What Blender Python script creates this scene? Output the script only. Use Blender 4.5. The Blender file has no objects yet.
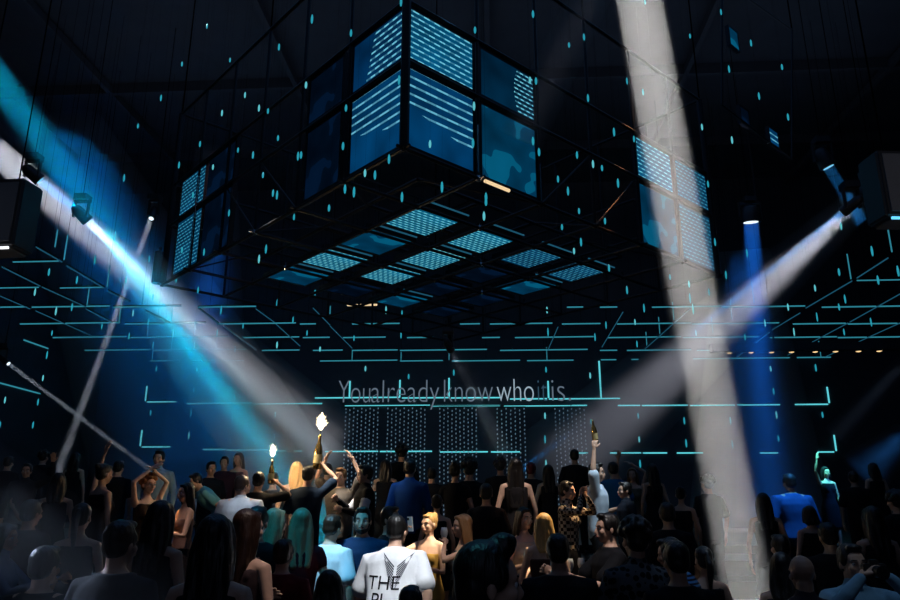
import bpy, bmesh, math, random
from math import sin, cos, tan, atan, atan2, sqrt, pi, radians, hypot
from mathutils import Vector, Matrix, Euler, Quaternion, noise
SC = bpy.context.scene
COL = SC.collection
R = random.Random(7)

# ------------------------------------------------------------------ camera
F = 722.0; TH = radians(15.9); PS = radians(3.43); H = 1.8
cam = bpy.data.objects.new('camera', bpy.data.cameras.new('camera')); COL.objects.link(cam)
cam.location = (0, 0, H); cam.rotation_euler = (pi/2 + TH, 0, PS)
cam.data.sensor_width = 36; cam.data.lens = F/900*36; cam.data.clip_end = 200
SC.camera = cam
SC.view_settings.view_transform = 'Standard'; SC.view_settings.look = 'None'
SC.view_settings.gamma = 1; SC.view_settings.use_curve_mapping = False
SC.view_settings.exposure = 0.0
SC.cycles.transparent_max_bounces = 64
SC.cycles.max_bounces = 4; SC.cycles.volume_bounces = 0
SC.cycles.use_denoising = True
w = bpy.data.worlds.new('world'); SC.world = w; w.use_nodes = True
w.node_tree.nodes['Background'].inputs[0].default_value = (0.0, 0.0, 0.0, 1)

def ray(px, py):
    x = (px-450)/F; u = (300-py)/F
    f = cos(TH)-u*sin(TH); z = sin(TH)+u*cos(TH); c, s = cos(PS), sin(PS)
    return Vector((x*c-f*s, x*s+f*c, z))
def PY(px, py, Y): r = ray(px, py); return Vector((0, 0, H)) + r*(Y/r.y)     # a point on the sight line at hall depth Y
def PZ(px, py, z): r = ray(px, py); return Vector((0, 0, H)) + r*((z-H)/r.z)  # where it meets a level plane
def PX(px, py, X): r = ray(px, py); return Vector((0, 0, H)) + r*(X/r.x)      # where it meets a side wall

def srgb(c):
    return tuple(((v/255)/12.92 if v/255 <= .04045 else ((v/255+.055)/1.055)**2.4) for v in c)

# ------------------------------------------------------------------ lights of the hall and added fill
GRID_Z = 6.49
DENS = 0.12
def aim(o, S, T):
    o.location = S; o.rotation_euler = (Vector(T)-Vector(S)).to_track_quat('-Z', 'Y').to_euler()
def spot(name, S, T, deg, watts, color, radius=.08, blend=.5):
    l = bpy.data.lights.new(name, 'SPOT'); l.spot_size = radians(deg); l.spot_blend = blend
    l.shadow_soft_size = radius; l.energy = watts; l.color = color
    o = bpy.data.objects.new(name, l); COL.objects.link(o); aim(o, S, T); return o
def area(name, S, T, size, watts, color, sy=None):
    l = bpy.data.lights.new(name, 'AREA'); l.size = size; l.energy = watts; l.color = color
    if sy: l.shape = 'RECTANGLE'; l.size_y = sy
    o = bpy.data.objects.new(name, l); COL.objects.link(o); aim(o, S, T); return o
# added dim blue fill, unseen: one above the dance floor, one behind the camera
area('overhead_fill', (0, 9, 12.6), (0, 9, 0), 16, 170, (.16, .42, 1.0))
area('rear_fill', (0, -3, 4.0), (0, 6, 1), 5, 10, (.5, .62, 1.0))
area('ceiling_fill', (0, 8, 10.5), (0, 8, 13), 20, 210, (.42, .62, 1.0))  # added upward fill that lifts the ceiling off black
area('stage_wash', (0, 19, 6.3), (0, 24, 2.5), 12, 12, (.2, .6, 1.0), 1.0)

BEAMS = []   # every moving-head beam: name, S, T, r0, r1, colour (brightness as seen in the haze), kind
def B(name, S, T, r0, r1, c, kind='A', head=False, label='', gain=1.0, ref=.35):
    BEAMS.append((name, Vector(S), Vector(T), r0, r1, srgb(c), kind, head, label, gain, ref))
B('white', PY(612, -150, 4.7), PY(758, 655, 6.3), .18, .235, (188, 188, 186), 'A', gain=.66,
  label='broad white light beam slanting steeply down from the ceiling at the right')
B('grey left', PY(-8, 148, 14.6), PY(335, 446, 20.0), .32, .95, (104, 106, 112), 'A', gain=1.5,
  label='grey light beam passing behind the left hanging speaker')
B('cyan', PY(-60, 0, 8.5), PY(345, 555, 11.3), .20, .62, (0, 112, 150), 'A', gain=.42,
  label='broad cyan light beam from the upper left corner down to the crowd')
B('cyan low', PY(104, 232, 12.6), PY(332, 540, 11.6), .12, .46, (0, 130, 148), 'A', gain=.8,
  label='teal light beam running down beside the white one to the crowd')
B('blue short', PY(41, 181, 13.0), PY(205, 322, 15.5), .085, .3, (0, 120, 190), 'A', True,
  label='narrow blue light beam nearest the left hanging speaker')
B('white left', PY(88.5, 221.5, 13.6), PY(335, 470, 20), .085, .60, (170, 200, 215), 'A', True,
  label='bright white beam starting where the narrow blue one ends', gain=.8, ref=.06)
B('thin grey', PY(151, 219, 14.6), PY(57, 474, 12.0), .055, .07, (105, 112, 122), 'A', True,
  label='thin grey light beam leaning down to the left', gain=.7)
B('small grey', PY(9, 364, 17.5), PY(126, 452, 17.5), .05, .07, (66, 72, 80), 'A', True,
  label='thinnest grey beam low at the far left')
B('white right', PY(866, 196, 12.5), PY(560, 470, 20.5), .17, 1.05, (150, 150, 162), 'S', True, gain=1.25,
  label='broad pale light beam starting beside the right hanging speaker', ref=.3)
B('blue right', PY(842, 213, 12.2), PY(690, 335, 15), .06, .09, (20, 84, 140), 'A', True,
  label='thin blue beam along the upper edge of the pale right beam')
B('blue down', PY(751, 223, 16.2), PY(772, 520, 17.5), .17, .75, (8, 66, 150), 'A', True, ref=.05,
  label='blue beam straight down from the white-lensed lamp')
B('centre', PY(451.5, 351, 17.0), PY(507, 455, 20), .06, .22, (86, 88, 96), 'A', True,
  label='small grey beam under the rear corner of the cube')
B('lower left', PY(-60, 470, 4.2), PY(170, 660, 3.8), .20, .24, (46, 52, 62), 'S',
  label='dim grey light beam crossing the lower left corner of the crowd')
B('upper centre', PY(618, -60, 5.6), PY(520, 140, 6.6), .10, .15, (30, 30, 34), 'S',
  label='faint grey light beam right of the top of the cube')
B('right low', PY(905, 362, 15), PY(835, 436, 16), .10, .16, (20, 24, 32), 'S',
  label='faint grey light beam low at the far right')
B('blue low right', PY(908, 432, 13), PY(862, 474, 13.6), .13, .3, (8, 34, 66), 'S',
  label='dim blue light beam low at the far right, above the crowd')
B('blue stub', PY(829, 168, 12.8), PY(862, 222, 12.9), .10, .14, (6, 48, 84), 'A', True,
  label='short dim blue light beam above the right hanging speaker')
B('blue cube', PY(216, 150, 19), PY(205, 460, 20.5), .42, .9, (4, 44, 104), 'S', gain=3,
  label='blurred blue light beam behind the left corner of the cube')
B('blue wash left', PY(60, 130, 18), PY(225, 500, 20.6), .9, 2.4, (0, 46, 92), 'S', gain=5.5,
  label='wide soft blue light beam over the left back wall')
B('blue wash right', PY(742, 250, 19), PY(762, 540, 21.5), .5, 1.5, (2, 30, 72), 'S', gain=3,
  label='wide soft blue light beam over the right back wall')
B('teal mid', PY(120, 250, 18.5), PY(290, 520, 21.0), .5, 1.0, (0, 76, 104), 'S', gain=5.5,
  label='soft teal light beam behind the two left beams')
for (nm, S, T, r0, r1, c, kind, head, lab, gain, ref) in BEAMS:
    L = (T-S).length; d = L*ref; r = r0+(r1-r0)*ref
    mx = max(c); col = tuple(v/mx for v in c)
    R_ = mx*gain*math.exp(DENS*d)
    if kind == 'A':
        l = bpy.data.lights.new('beam_'+nm, 'AREA'); l.shape = 'DISK'; l.size = 2*r0
        l.spread = max(radians(1.0), 2*atan((r1-r0)/L)); l.energy = R_*2*pi*pi*r/DENS
    else:
        l = bpy.data.lights.new('beam_'+nm, 'SPOT'); l.shadow_soft_size = r0; l.spot_blend = .7
        l.spot_size = 2*atan(max(r1, r0*.6)/L)*1.05; l.energy = R_*16*pi*pi*(d+.5)**2/(2*r*DENS)*.9
    l.color = col
    o = bpy.data.objects.new('beam_'+nm, l); COL.objects.link(o); aim(o, S+(T-S).normalized()*.01, T)

spot('speaker_fill_right', (6.5, 1.0, 3.0), PY(915, 185, 8.9), 16, 260, (1, .95, .95), .3, .8)  # added spot that brightens the right speaker
spot('speaker_fill_left', (-5.5, 1.0, 2.5), PY(-10, 225, 8.9), 14, 170, (.7, .8, 1), .3, .8)  # added spot that brightens the left speaker
# white and warm pools on the crowd, from lamps up in the truss out of the frame
def pool(px, py, Y, dx, dy, deg, watts, c):
    T = PY(px, py, Y); spot('crowd_spot', (T.x+dx, T.y+dy, 10.5), T, deg, watts, c, .12, .4)
POOLS = [
    (398, 565, 6.1, 1.5, -3.5, 5.0, 6080, (.92, .96, 1)),
    (428, 535, 8.4, 3.0, -3.0, 4.2, 12480, (1, .82, .58)),
    (326, 560, 7.0, -2.0, -3.5, 4.2, 4160, (.7, .92, 1)),
    (535, 535, 7.6, 3.0, 1.5, 5.0, 10080, (1, .78, .50)),
    (567, 498, 9.2, 3.0, 1.0, 4.0, 15600, (1, .66, .34)),
    (515, 512, 9.0, 3.0, 2.0, 3.0, 8400, (1, .45, .2)),
    (338, 466, 10.0, -2.5, -2.0, 5.0, 12480, (1, .92, .82)),
    (148, 494, 8.6, -2.0, 2.0, 4.0, 18000, (1, .62, .28)),
    (241, 500, 9.0, 1.0, -3.5, 5.0, 3520, (.75, .86, 1)),
    (160, 478, 11.0, 1.0, -3.5, 5.0, 2400, (.35, .7, 1)),
    (190, 520, 8.2, -1.0, -3.5, 6.0, 1680, (1, .78, .70)),
    (252, 565, 4.8, 1.5, -1.5, 6.0, 1200, (1, .78, .66)),
    (290, 540, 6.6, -1.5, -3.5, 8.5, 2600, (.02, .55, 1)),
    (362, 530, 7.0, -1.5, -4.0, 7.0, 2720, (.03, .55, 1)),
    (408, 490, 10.2, 1.0, -4.0, 5.5, 2400, (.12, .5, 1)),
    (600, 485, 10.0, 1.5, -3.0, 5.5, 4160, (.75, .9, 1)),
    (788, 490, 10.2, 0.5, -2.0, 5.0, 5760, (.05, .35, 1)),
    (612, 545, 6.4, 0.5, -3.5, 7.0, 2160, (1, .86, .78)),
    (855, 580, 5.0, 0.5, -3.0, 8.0, 304, (.6, .8, 1)),
    (820, 453, 14.0, -1.0, -3.0, 3.0, 30000, (.1, .95, 1)),
    (470, 545, 7.0, 1.0, -3.0, 7.0, 1680, (1, .85, .75)),
    (495, 590, 2.5, -1.5, 0.5, 6.0, 240, (.15, .9, 1)),
    (514, 485, 9.6, 2.0, -3.0, 5.0, 3120, (1, .85, .75)),
    (230, 468, 13.0, 0.0, -3.5, 7.0, 1440, (.7, .45, .6)),
    (40, 500, 8.0, 0.0, -3.0, 16.0, 500, (.5, .6, .8)),
    (690, 545, 6.0, 0.0, -3.0, 16.0, 420, (.4, .6, .9)),
]
for p in POOLS: pool(*p)

# ------------------------------------------------------------------ materials
def mat(name, color, rough=.6, metal=0, spec=.4, emit=None, es=0, bump=None, coat=0):
    m = bpy.data.materials.new(name); m.use_nodes = True; nt = m.node_tree
    b = nt.nodes['Principled BSDF']
    b.inputs['Base Color'].default_value = (*color, 1); b.inputs['Roughness'].default_value = rough
    b.inputs['Metallic'].default_value = metal; b.inputs['Specular IOR Level'].default_value = spec
    b.inputs['Coat Weight'].default_value = coat
    if emit: b.inputs['Emission Color'].default_value = (*emit, 1); b.inputs['Emission Strength'].default_value = es
    if bump:
        scale, strength, st = bump
        tc = nt.nodes.new('ShaderNodeTexCoord'); mp = nt.nodes.new('ShaderNodeMapping'); mp.inputs['Scale'].default_value = st
        n = nt.nodes.new('ShaderNodeTexNoise'); n.inputs['Scale'].default_value = scale; n.inputs['Detail'].default_value = 3
        bp = nt.nodes.new('ShaderNodeBump'); bp.inputs['Strength'].default_value = strength; bp.inputs['Distance'].default_value = .02
        nt.links.new(tc.outputs['Object'], mp.inputs[0]); nt.links.new(mp.outputs[0], n.inputs[0])
        nt.links.new(n.outputs[0], bp.inputs['Height']); nt.links.new(bp.outputs[0], b.inputs['Normal'])
        cr = nt.nodes.new('ShaderNodeMix'); cr.data_type = 'RGBA'
        cr.inputs[6].default_value = (*[c*.75 for c in color], 1); cr.inputs[7].default_value = (*[min(1, c*1.2) for c in color], 1)
        nt.links.new(n.outputs[0], cr.inputs[0]); nt.links.new(cr.outputs[2], b.inputs['Base Color'])
    if emit: m.cycles.emission_sampling = 'NONE'
    return m
M = {}
M['wall'] = mat('dark_painted_wall', (.035, .04, .05), .7, bump=(3, .3, (1, 1, 1)))
M['ceil'] = mat('black_ceiling', (.03, .032, .04), .8, bump=(2, .3, (1, 1, 1)))
M['floor'] = mat('dark_floor', (.012, .013, .016), .35, bump=(5, .2, (1, 1, 1)))
M['metal'] = mat('black_steel', (.008, .008, .010), .45, .0, .25)
M['wire'] = mat('black_wire', (.002, .002, .002), 1, spec=0)
M['bright_metal'] = mat('polished_steel', (.5, .5, .52), .25, 1)
M['case'] = mat('black_plastic_case', (.02, .021, .024), .45)
M['grille'] = mat('speaker_grille', (.12, .12, .13), .6, bump=(120, .8, (1, 1, 1)))
M['led'] = mat('cyan_led', (0, 0, 0), .5, emit=srgb((96, 214, 226)), es=1.0)
M['led_mid'] = mat('cyan_led_dim', (0, 0, 0), .5, emit=srgb((44, 124, 142)), es=1.0)
M['led_low'] = mat('cyan_led_faint', (0, 0, 0), .5, emit=srgb((26, 76, 98)), es=1.0)
M['drop'] = mat('cyan_drop_led', (0, 0, 0), .5, emit=srgb((38, 150, 170)), es=1.0)
M['drop_b'] = mat('pale_drop_led', (0, 0, 0), .5, emit=srgb((92, 190, 200)), es=1.0)
M['white_led'] = mat('white_led', (0, 0, 0), .5, emit=(.85, .86, .92), es=1.6)
M['blue_led'] = mat('blue_led', (0, 0, 0), .5, emit=(.12, .55, .9), es=1.5)
M['lens'] = mat('lamp_lens', (0, 0, 0), .2, emit=(.75, .9, 1), es=1.3)
M['lens_blue'] = mat('blue_lamp_lens', (0, 0, 0), .2, emit=(.2, .6, .9), es=1.0)
M['warm'] = mat('warm_bulb', (0, 0, 0), .2, emit=(1, .66, .3), es=1.2)
M['warmtube'] = mat('warm_tube', (0, 0, 0), .2, emit=(1, .72, .4), es=.9)
M['sign'] = mat('pale_sign_letter', (.02, .02, .02), .5, emit=srgb((92, 106, 120)), es=1.0)
M['sign_dim'] = mat('dim_sign_letter', (.02, .02, .02), .5, emit=srgb((44, 70, 86)), es=1.0)
M['sign_bright'] = mat('bright_sign_letter', (.02, .02, .02), .5, emit=srgb((150, 170, 184)), es=1.0)
M['bead'] = mat('glowing_pearl_bead', (.7, .72, .75), .3, emit=srgb((66, 84, 96)), es=1.0)  # pearl with a faint glow put into its colour
M['flame'] = mat('sparkler_flame', (0, 0, 0), .5, emit=(1, .8, .55), es=6)
M['gold'] = mat('gold_foil', (.75, .48, .16), .25, 1)
M['glass'] = mat('clear_glass', (.7, .75, .8), .08, 0, .8)
M['skin'] = []
for i, c in enumerate([(.62, .38, .27), (.48, .28, .19), (.33, .18, .115), (.70, .46, .35)]):
    M['skin'].append(mat('skin', c, .5, bump=(14, .08, (1, 1, 1))))
M['eye'] = mat('eye_white', (.8, .8, .8), .2); M['pupil'] = mat('dark_iris', (.02, .012, .01), .15)
M['lip'] = mat('lips', (.45, .12, .10), .4)

def panel_mat(name, rows, dash, base, hi, mode):  # LED reflections in mirror foil, painted as emission patterns
    m = bpy.data.materials.new(name); m.use_nodes = True; nt = m.node_tree; nt.nodes.clear()
    N = nt.nodes.new; Lk = nt.links.new
    out = N('ShaderNodeOutputMaterial'); em = N('ShaderNodeEmission'); Lk(em.outputs[0], out.inputs[0])
    tc = N('ShaderNodeTexCoord'); sep = N('ShaderNodeSeparateXYZ'); Lk(tc.outputs['Object'], sep.inputs[0])
    def mt(op, a, b=None, c=None):
        n = N('ShaderNodeMath'); n.operation = op
        for i, v in enumerate((a, b, c)):
            if v is None: continue
            if isinstance(v, (int, float)): n.inputs[i].default_value = v
            else: Lk(v, n.inputs[i])
        return n.outputs[0]
    X, Z = sep.outputs['X'], sep.outputs['Z']
    fz = mt('FRACT', mt('MULTIPLY', Z, rows)); fx = mt('FRACT', mt('ADD', mt('MULTIPLY', X, dash), mt('MULTIPLY', mt('FLOOR', mt('MULTIPLY', Z, rows)), .5)))
    rowm = mt('LESS_THAN', mt('ABSOLUTE', mt('SUBTRACT', fz, .5)), .12 if mode == 'rows' else .15)
    dm = mt('LESS_THAN', mt('ABSOLUTE', mt('SUBTRACT', fx, .5)), .27)
    nz = N('ShaderNodeTexNoise'); nz.inputs['Scale'].default_value = 2.2; nz.inputs['Detail'].default_value = 1; Lk(tc.outputs['Object'], nz.inputs[0])
    big = mt('MULTIPLY', mt('SUBTRACT', nz.outputs[0], .32), 2.6)
    if mode == 'rows':      # long strokes in the upper part only
        gate = mt('MULTIPLY', mt('GREATER_THAN', mt('ADD', Z, mt('MULTIPLY', X, .25)), -.12), 1.0)
        pat = mt('MULTIPLY', rowm, mt('ADD', .55, mt('MULTIPLY', dm, .45))); pat = mt('MULTIPLY', pat, gate)
    elif mode == 'curve':   # a bright dotted block at one side behind a curved edge
        gate = mt('GREATER_THAN', mt('SUBTRACT', X, mt('MULTIPLY', mt('MULTIPLY', Z, Z), .7)), .12)
        pat = mt('MULTIPLY', mt('MULTIPLY', rowm, mt('ADD', .25, mt('MULTIPLY', dm, .75))), gate)
    elif mode == 'curve_left':
        gate = mt('GREATER_THAN', mt('ADD', X, mt('MULTIPLY', Z, -.25)), -.14)
        pat = mt('MULTIPLY', mt('MULTIPLY', rowm, mt('ADD', .25, mt('MULTIPLY', dm, .75))), gate)
    elif mode == 'plain':
        pat = mt('MULTIPLY', mt('GREATER_THAN', nz.outputs[0], .56), .28)
    else:
        pat = mt('MULTIPLY', rowm, mt('ADD', .25, mt('MULTIPLY', dm, .75)))
    bigc = N('ShaderNodeClamp'); Lk(big, bigc.inputs[0])
    a = N('ShaderNodeMix'); a.data_type = 'RGBA'; a.inputs[6].default_value = (*[v*.45 for v in base], 1); a.inputs[7].default_value = (*base, 1); Lk(bigc.outputs[0], a.inputs[0])
    b = N('ShaderNodeMix'); b.data_type = 'RGBA'; Lk(pat, b.inputs[0]); Lk(a.outputs[2], b.inputs[6]); b.inputs[7].default_value = (*hi, 1)
    Lk(b.outputs[2], em.inputs[0]); em.inputs[1].default_value = 1
    m.cycles.emission_sampling = 'NONE'
    return m
bl, hi = srgb((2, 84, 126)), srgb((104, 190, 214))
PM = {'dots': panel_mat('reflected_dots', 14, 6, bl, hi, 'dots'), 'rows': panel_mat('reflected_rows', 9, 3, srgb((2, 62, 108)), srgb((96, 176, 204)), 'rows'),
      'curve': panel_mat('reflected_curve', 15, 9, srgb((2, 40, 66)), hi, 'curve'), 'plain': panel_mat('reflected_plain', 9, 5, srgb((2, 60, 92)), srgb((10, 130, 168)), 'plain'),
      'curve_left': panel_mat('reflected_curve_left', 12, 6, srgb((2, 50, 92)), hi, 'curve_left'),
      'dim': panel_mat('reflected_dim', 12, 8, srgb((2, 14, 30)), srgb((4, 32, 66)), 'plain'),
      'mid': panel_mat('led_mid', 15, 8, srgb((2, 58, 92)), srgb((60, 140, 170)), 'dots'),
      'under': panel_mat('reflected_under', 14, 9, srgb((2, 96, 132)), srgb((110, 206, 220)), 'dots')}

# ------------------------------------------------------------------ mesh helpers
def tag(o, label=None, cat=None, group=None, kind=None):
    if label: o['label'] = label
    if cat: o['category'] = cat
    if group: o['group'] = group
    if kind: o['kind'] = kind
    return o
def obj(name, me, m=None, parent=None):
    if isinstance(me, bmesh.types.BMesh):
        b = me; me = bpy.data.meshes.new(name); b.to_mesh(me); b.free()
    if m and not me.materials: me.materials.append(m)
    o = bpy.data.objects.new(name, me); COL.objects.link(o)
    if parent: o.parent = parent
    return o
def empty(name, loc=(0, 0, 0), rot=(0, 0, 0)):
    o = bpy.data.objects.new(name, None); COL.objects.link(o); o.location = loc; o.rotation_euler = rot; o.empty_display_size = .1; return o
def box(b, c, s, rot=None):
    r = bmesh.ops.create_cube(b, size=1)['verts']
    mtx = Matrix.Translation(c) @ (rot.to_4x4() if rot is not None else Matrix.Identity(4)) @ Matrix.Diagonal((*s, 1))
    bmesh.ops.transform(b, matrix=mtx, verts=r)
def rod(b, p, q, r, n=8, r2=None):
    p, q = Vector(p), Vector(q); d = q-p
    v = bmesh.ops.create_cone(b, cap_ends=True, segments=n, radius1=r, radius2=r if r2 is None else r2, depth=d.length)['verts']
    bmesh.ops.transform(b, matrix=Matrix.Translation((p+q)/2) @ d.to_track_quat('Z', 'Y').to_matrix().to_4x4(), verts=v)
def ball(b, c, r, s=(1, 1, 1), n=10):
    v = bmesh.ops.create_uvsphere(b, u_segments=n, v_segments=max(6, n*2//3), radius=r)['verts']
    bmesh.ops.transform(b, matrix=Matrix.Translation(c) @ Matrix.Diagonal((*s, 1)), verts=v)
def bx(name, c, s, m, parent=None, bevel=0):
    b = bmesh.new(); box(b, c, s)
    if bevel: bmesh.ops.bevel(b, geom=b.edges[:], offset=bevel, segments=2, affect='EDGES')
    return obj(name, b, m, parent)
def lathe(b, prof, n=16, c=(0, 0, 0)):
    c = Vector(c); rings = []
    for r, z in prof:
        rings.append([b.verts.new(c+Vector((r*cos(2*pi*i/n), r*sin(2*pi*i/n), z))) for i in range(n)])
    for a, d in zip(rings, rings[1:]):
        for i in range(n): b.faces.new((a[i], a[(i+1) % n], d[(i+1) % n], d[i]))
    b.faces.new(rings[0][::-1]); b.faces.new(rings[-1])
def smooth(o):
    o.data.shade_smooth(); return o

# ------------------------------------------------------------------ the hall
def structure(o): o['kind'] = 'structure'; return o
WX = 13.6; BY = 24.1
structure(bx('floor', (0, 10, -.1), (2*WX+.4, 29, .2), M['floor']))
structure(bx('wall_back', (0, BY+.1, 6.5), (2*WX+.4, .2, 13.4), M['wall']))
structure(bx('wall_left', (-WX-.1, 10, 6.5), (.2, 29, 13.4), M['wall']))
structure(bx('wall_right', (WX+.1, 10, 6.5), (.2, 29, 13.4), M['wall']))
structure(bx('wall_front', (0, -4.4, 6.5), (2*WX+.4, .2, 13.4), M['wall']))
structure(bx('ceiling', (0, 10, 13.1), (2*WX+.4, 29, .2), M['ceil']))
TIERS = [(8.6, .36), (9.8, .52), (11.6, .76), (12.5, .98), (14.2, 1.12)]
def tier(Y):
    z = 0
    for y, h in TIERS:
        if Y >= y: z = h
    return z
ys = [t[0] for t in TIERS]+[24.0]
b = bmesh.new()
for (y, h), y2 in zip(TIERS, ys[1:]): box(b, (0, (y-.35+y2-.35)/2 if y2 < 24 else (y-.35+24.1)/2, h/2), (2*WX, (y2-y) if y2 < 24 else 24.1-y+.35, h))
structure(obj('floor_raised', b, M['floor']))
# ribs of the dark hall ceiling
b = bmesh.new()
for i in range(6): box(b, (0, 1+i*4, 12.85), (2*WX, .12, .3))
for i in range(5): box(b, (-10.4+i*5.2, 10, 12.8), (.12, 28, .2))
structure(obj('trim_1', b, M['ceil']))
bx_ = bx('trim_2', (9.9, 20.6, 6.12), (7.35, .3, .22), M['ceil']); structure(bx_)
b = bmesh.new(); rod(b, (8, 20.6, 6.2), (8, 20.6, 12.99), .03); rod(b, (13, 20.6, 6.2), (13, 20.6, 12.99), .03); o = structure(obj('trim_3', b, M['ceil']))

# dark carrier bars of the ceiling lattice
b = bmesh.new()
CARRIER = b

# unit LED tube, copied and scaled to each stroke of the lattice
def tube_mesh(nm, m):
    b = bmesh.new(); rod(b, (0, 0, 0), (0, 0, 1), 1, 8); me = bpy.data.meshes.new(nm); b.to_mesh(me); b.free(); me.materials.append(m); me.shade_smooth(); return me
TM = {k: tube_mesh('led_tube_'+k, M[k]) for k in ('led', 'led_mid', 'led_low')}
def tube(p, q, label, group, m='led', r=.02):
    p, q = Vector(p), Vector(q); o = bpy.data.objects.new('led_tube', TM[m]); COL.objects.link(o)
    o.location = p; o.rotation_mode = 'QUATERNION'; o.rotation_quaternion = (q-p).to_track_quat('Z', 'Y'); o.scale = (r, r, (q-p).length)
    tag(o, label, 'light tube', group); return o
ROWS = {
 'first row from the front': (262, [(13, 60)], 'led_mid'),
 'second row, left side': (288, [(0, 40), (60, 104)], 'led_mid'),
 'second row, right side': (280.5, [(857, 900)], 'led_mid'),
 'third row': (307.2, [(0, 28), (32, 112), (113, 183), (198, 257), (567, 583), (600, 617), (652, 720), (722, 803), (822, 900)], 'led_mid'),
 'fourth row': (324, [(20, 123), (125, 208), (217, 297), (300, 316), (352, 400), (460, 480), (490, 552), (562, 600), (617, 690), (692, 777), (793, 845), (848, 900)], 'led_mid'),
 'fifth row': (337.6, [(53, 128), (130, 230), (243, 300), (303, 330), (343, 386), (407, 433), (482, 500), (515, 593), (608, 680), (683, 757), (770, 835), (838, 900)], 'led_mid'),
 'sixth row': (350.4, [(85, 152), (154, 248), (262, 300), (313, 343), (352, 398), (400, 487), (500, 587), (600, 617), (627, 690), (697, 732)], 'led_mid'),
 'row along the back wall': (361, [(150, 180), (192, 245), (320, 398), (400, 443), (452, 520), (527, 573), (600, 615), (630, 637), (690, 783), (790, 822)], 'led_mid')}
def place_word(x):
    return 'far left' if x < 100 else 'left' if x < 250 else 'left of centre' if x < 400 else 'centre' if x < 520 else 'right of centre' if x < 640 else 'right' if x < 780 else 'far right'
cnt = {}
def uniq(s):
    cnt[s] = cnt.get(s, 0)+1
    return s if cnt[s] == 1 else s+', '+['', 'next one along', 'third along', 'fourth along', 'fifth along', 'sixth along', 'seventh along', 'eighth along', 'ninth along', 'tenth along', 'eleventh along', 'twelfth along', 'thirteenth along', 'fourteenth along', 'fifteenth along', 'sixteenth along'][min(15, cnt[s]-1)]
for nm, (py, segs, m) in ROWS.items():
    for a, c in segs:
        p = PZ(a, py, GRID_Z); q = PZ(c, py, GRID_Z); p.y = q.y = min(p.y, 24.02); up_ = Vector((0, 0, .03))
        rod(CARRIER, p+up_, q+up_, .015, 6); m_ = (p+q)/2; rod(CARRIER, m_+up_, Vector((m_.x, m_.y, 12.99)), .003, 4)
        tube(p, q, uniq('cyan tube across the ceiling, %s, %s' % (nm, place_word((a+c)/2))), 'cyan tubes across the ceiling', m, .011+.0004*p.y if py > 300 else .014)
LONG = [((36, 247), (62, 262)), ((67, 266), (104, 288)), ((108, 291), (130, 302)), ((2, 267), (40, 286)), ((42, 287), (86, 307)), ((86, 309), (113, 323)), ((36, 311), (92, 336)),
        ((0, 296), (30, 309)), ((0, 331), (14, 336)), ((145, 311), (170, 323)), ((198, 308), (219, 324)), ((223, 326), (256, 350)), ((256, 309), (274, 322)), ((276, 324), (300, 346)), ((313, 308), (330, 325)),
        ((330, 326), (352, 348)), ((558, 327), (548, 350)), ((623, 312), (602, 347)), ((690, 309), (645, 349)), ((888, 258), (857, 278)), ((852, 281), (806, 308)), ((800, 313), (772, 330)), ((770, 332), (737, 357)), ((900, 294), (850, 322)), ((848, 323), (788, 355)), ((900, 323), (825, 357))]
for a, c in LONG:
    tube(PZ(*a, GRID_Z-.02), PZ(*c, GRID_Z-.02), uniq('faint tube running towards the stage under the ceiling, %s' % place_word(a[0])), 'faint tubes running along the ceiling', 'led_low', .013)
VERT = [((70, 235), (64, 260)), ((58, 230), (55, 247)), ((111, 265), (107, 287)), ((144, 285), (142, 305)), ((89, 285), (87, 305)), ((122, 302), (119, 322)), ((173, 305), (171, 323)), ((148, 319), (147, 337)), ((196, 320), (194, 337)),
        ((173, 330), (171, 349)), ((217, 332), (216, 349)), ((153, 348), (152, 360)), ((330, 306), (330, 314)), ((353, 351), (352, 360)), ((401, 352), (401, 360)), ((449, 347), (449, 360)), ((547, 347), (547, 360)), ((886, 224), (892, 252)), ((847, 254), (851, 279)),
        ((752, 280), (754, 303)), ((729, 300), (732, 319)), ((673, 302), (674, 320)), ((659, 317), (660, 335)), ((646, 332), (647, 347)), ((712, 317), (713, 333)), ((819, 341), (821, 357))]
for a, c in LONG:
    p, q = PZ(*a, GRID_Z-.02)+Vector((0, 0, .03)), PZ(*c, GRID_Z-.02)+Vector((0, 0, .03)); rod(CARRIER, p, q, .015, 6); rod(CARRIER, (p+q)/2, Vector(((p.x+q.x)/2, (p.y+q.y)/2, 12.99)), .003, 4)
for a, c in VERT:
    q = PZ(*c, GRID_Z); p = PY(a[0], a[1], q.y); p.x = q.x; 
    rod(CARRIER, q-Vector((0, 0, .02)), Vector((p.x, p.y, 12.99)), .004, 4)
    tube(q, p, uniq('short upright tube on the ceiling lattice, %s' % place_word(a[0])), 'short upright tubes of the ceiling lattice', 'led_mid', .013)
tag(obj('lattice_carrier', CARRIER, M['wire']), 'thin black carrier bars holding the cyan tubes under the ceiling', 'lighting frame')
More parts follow.
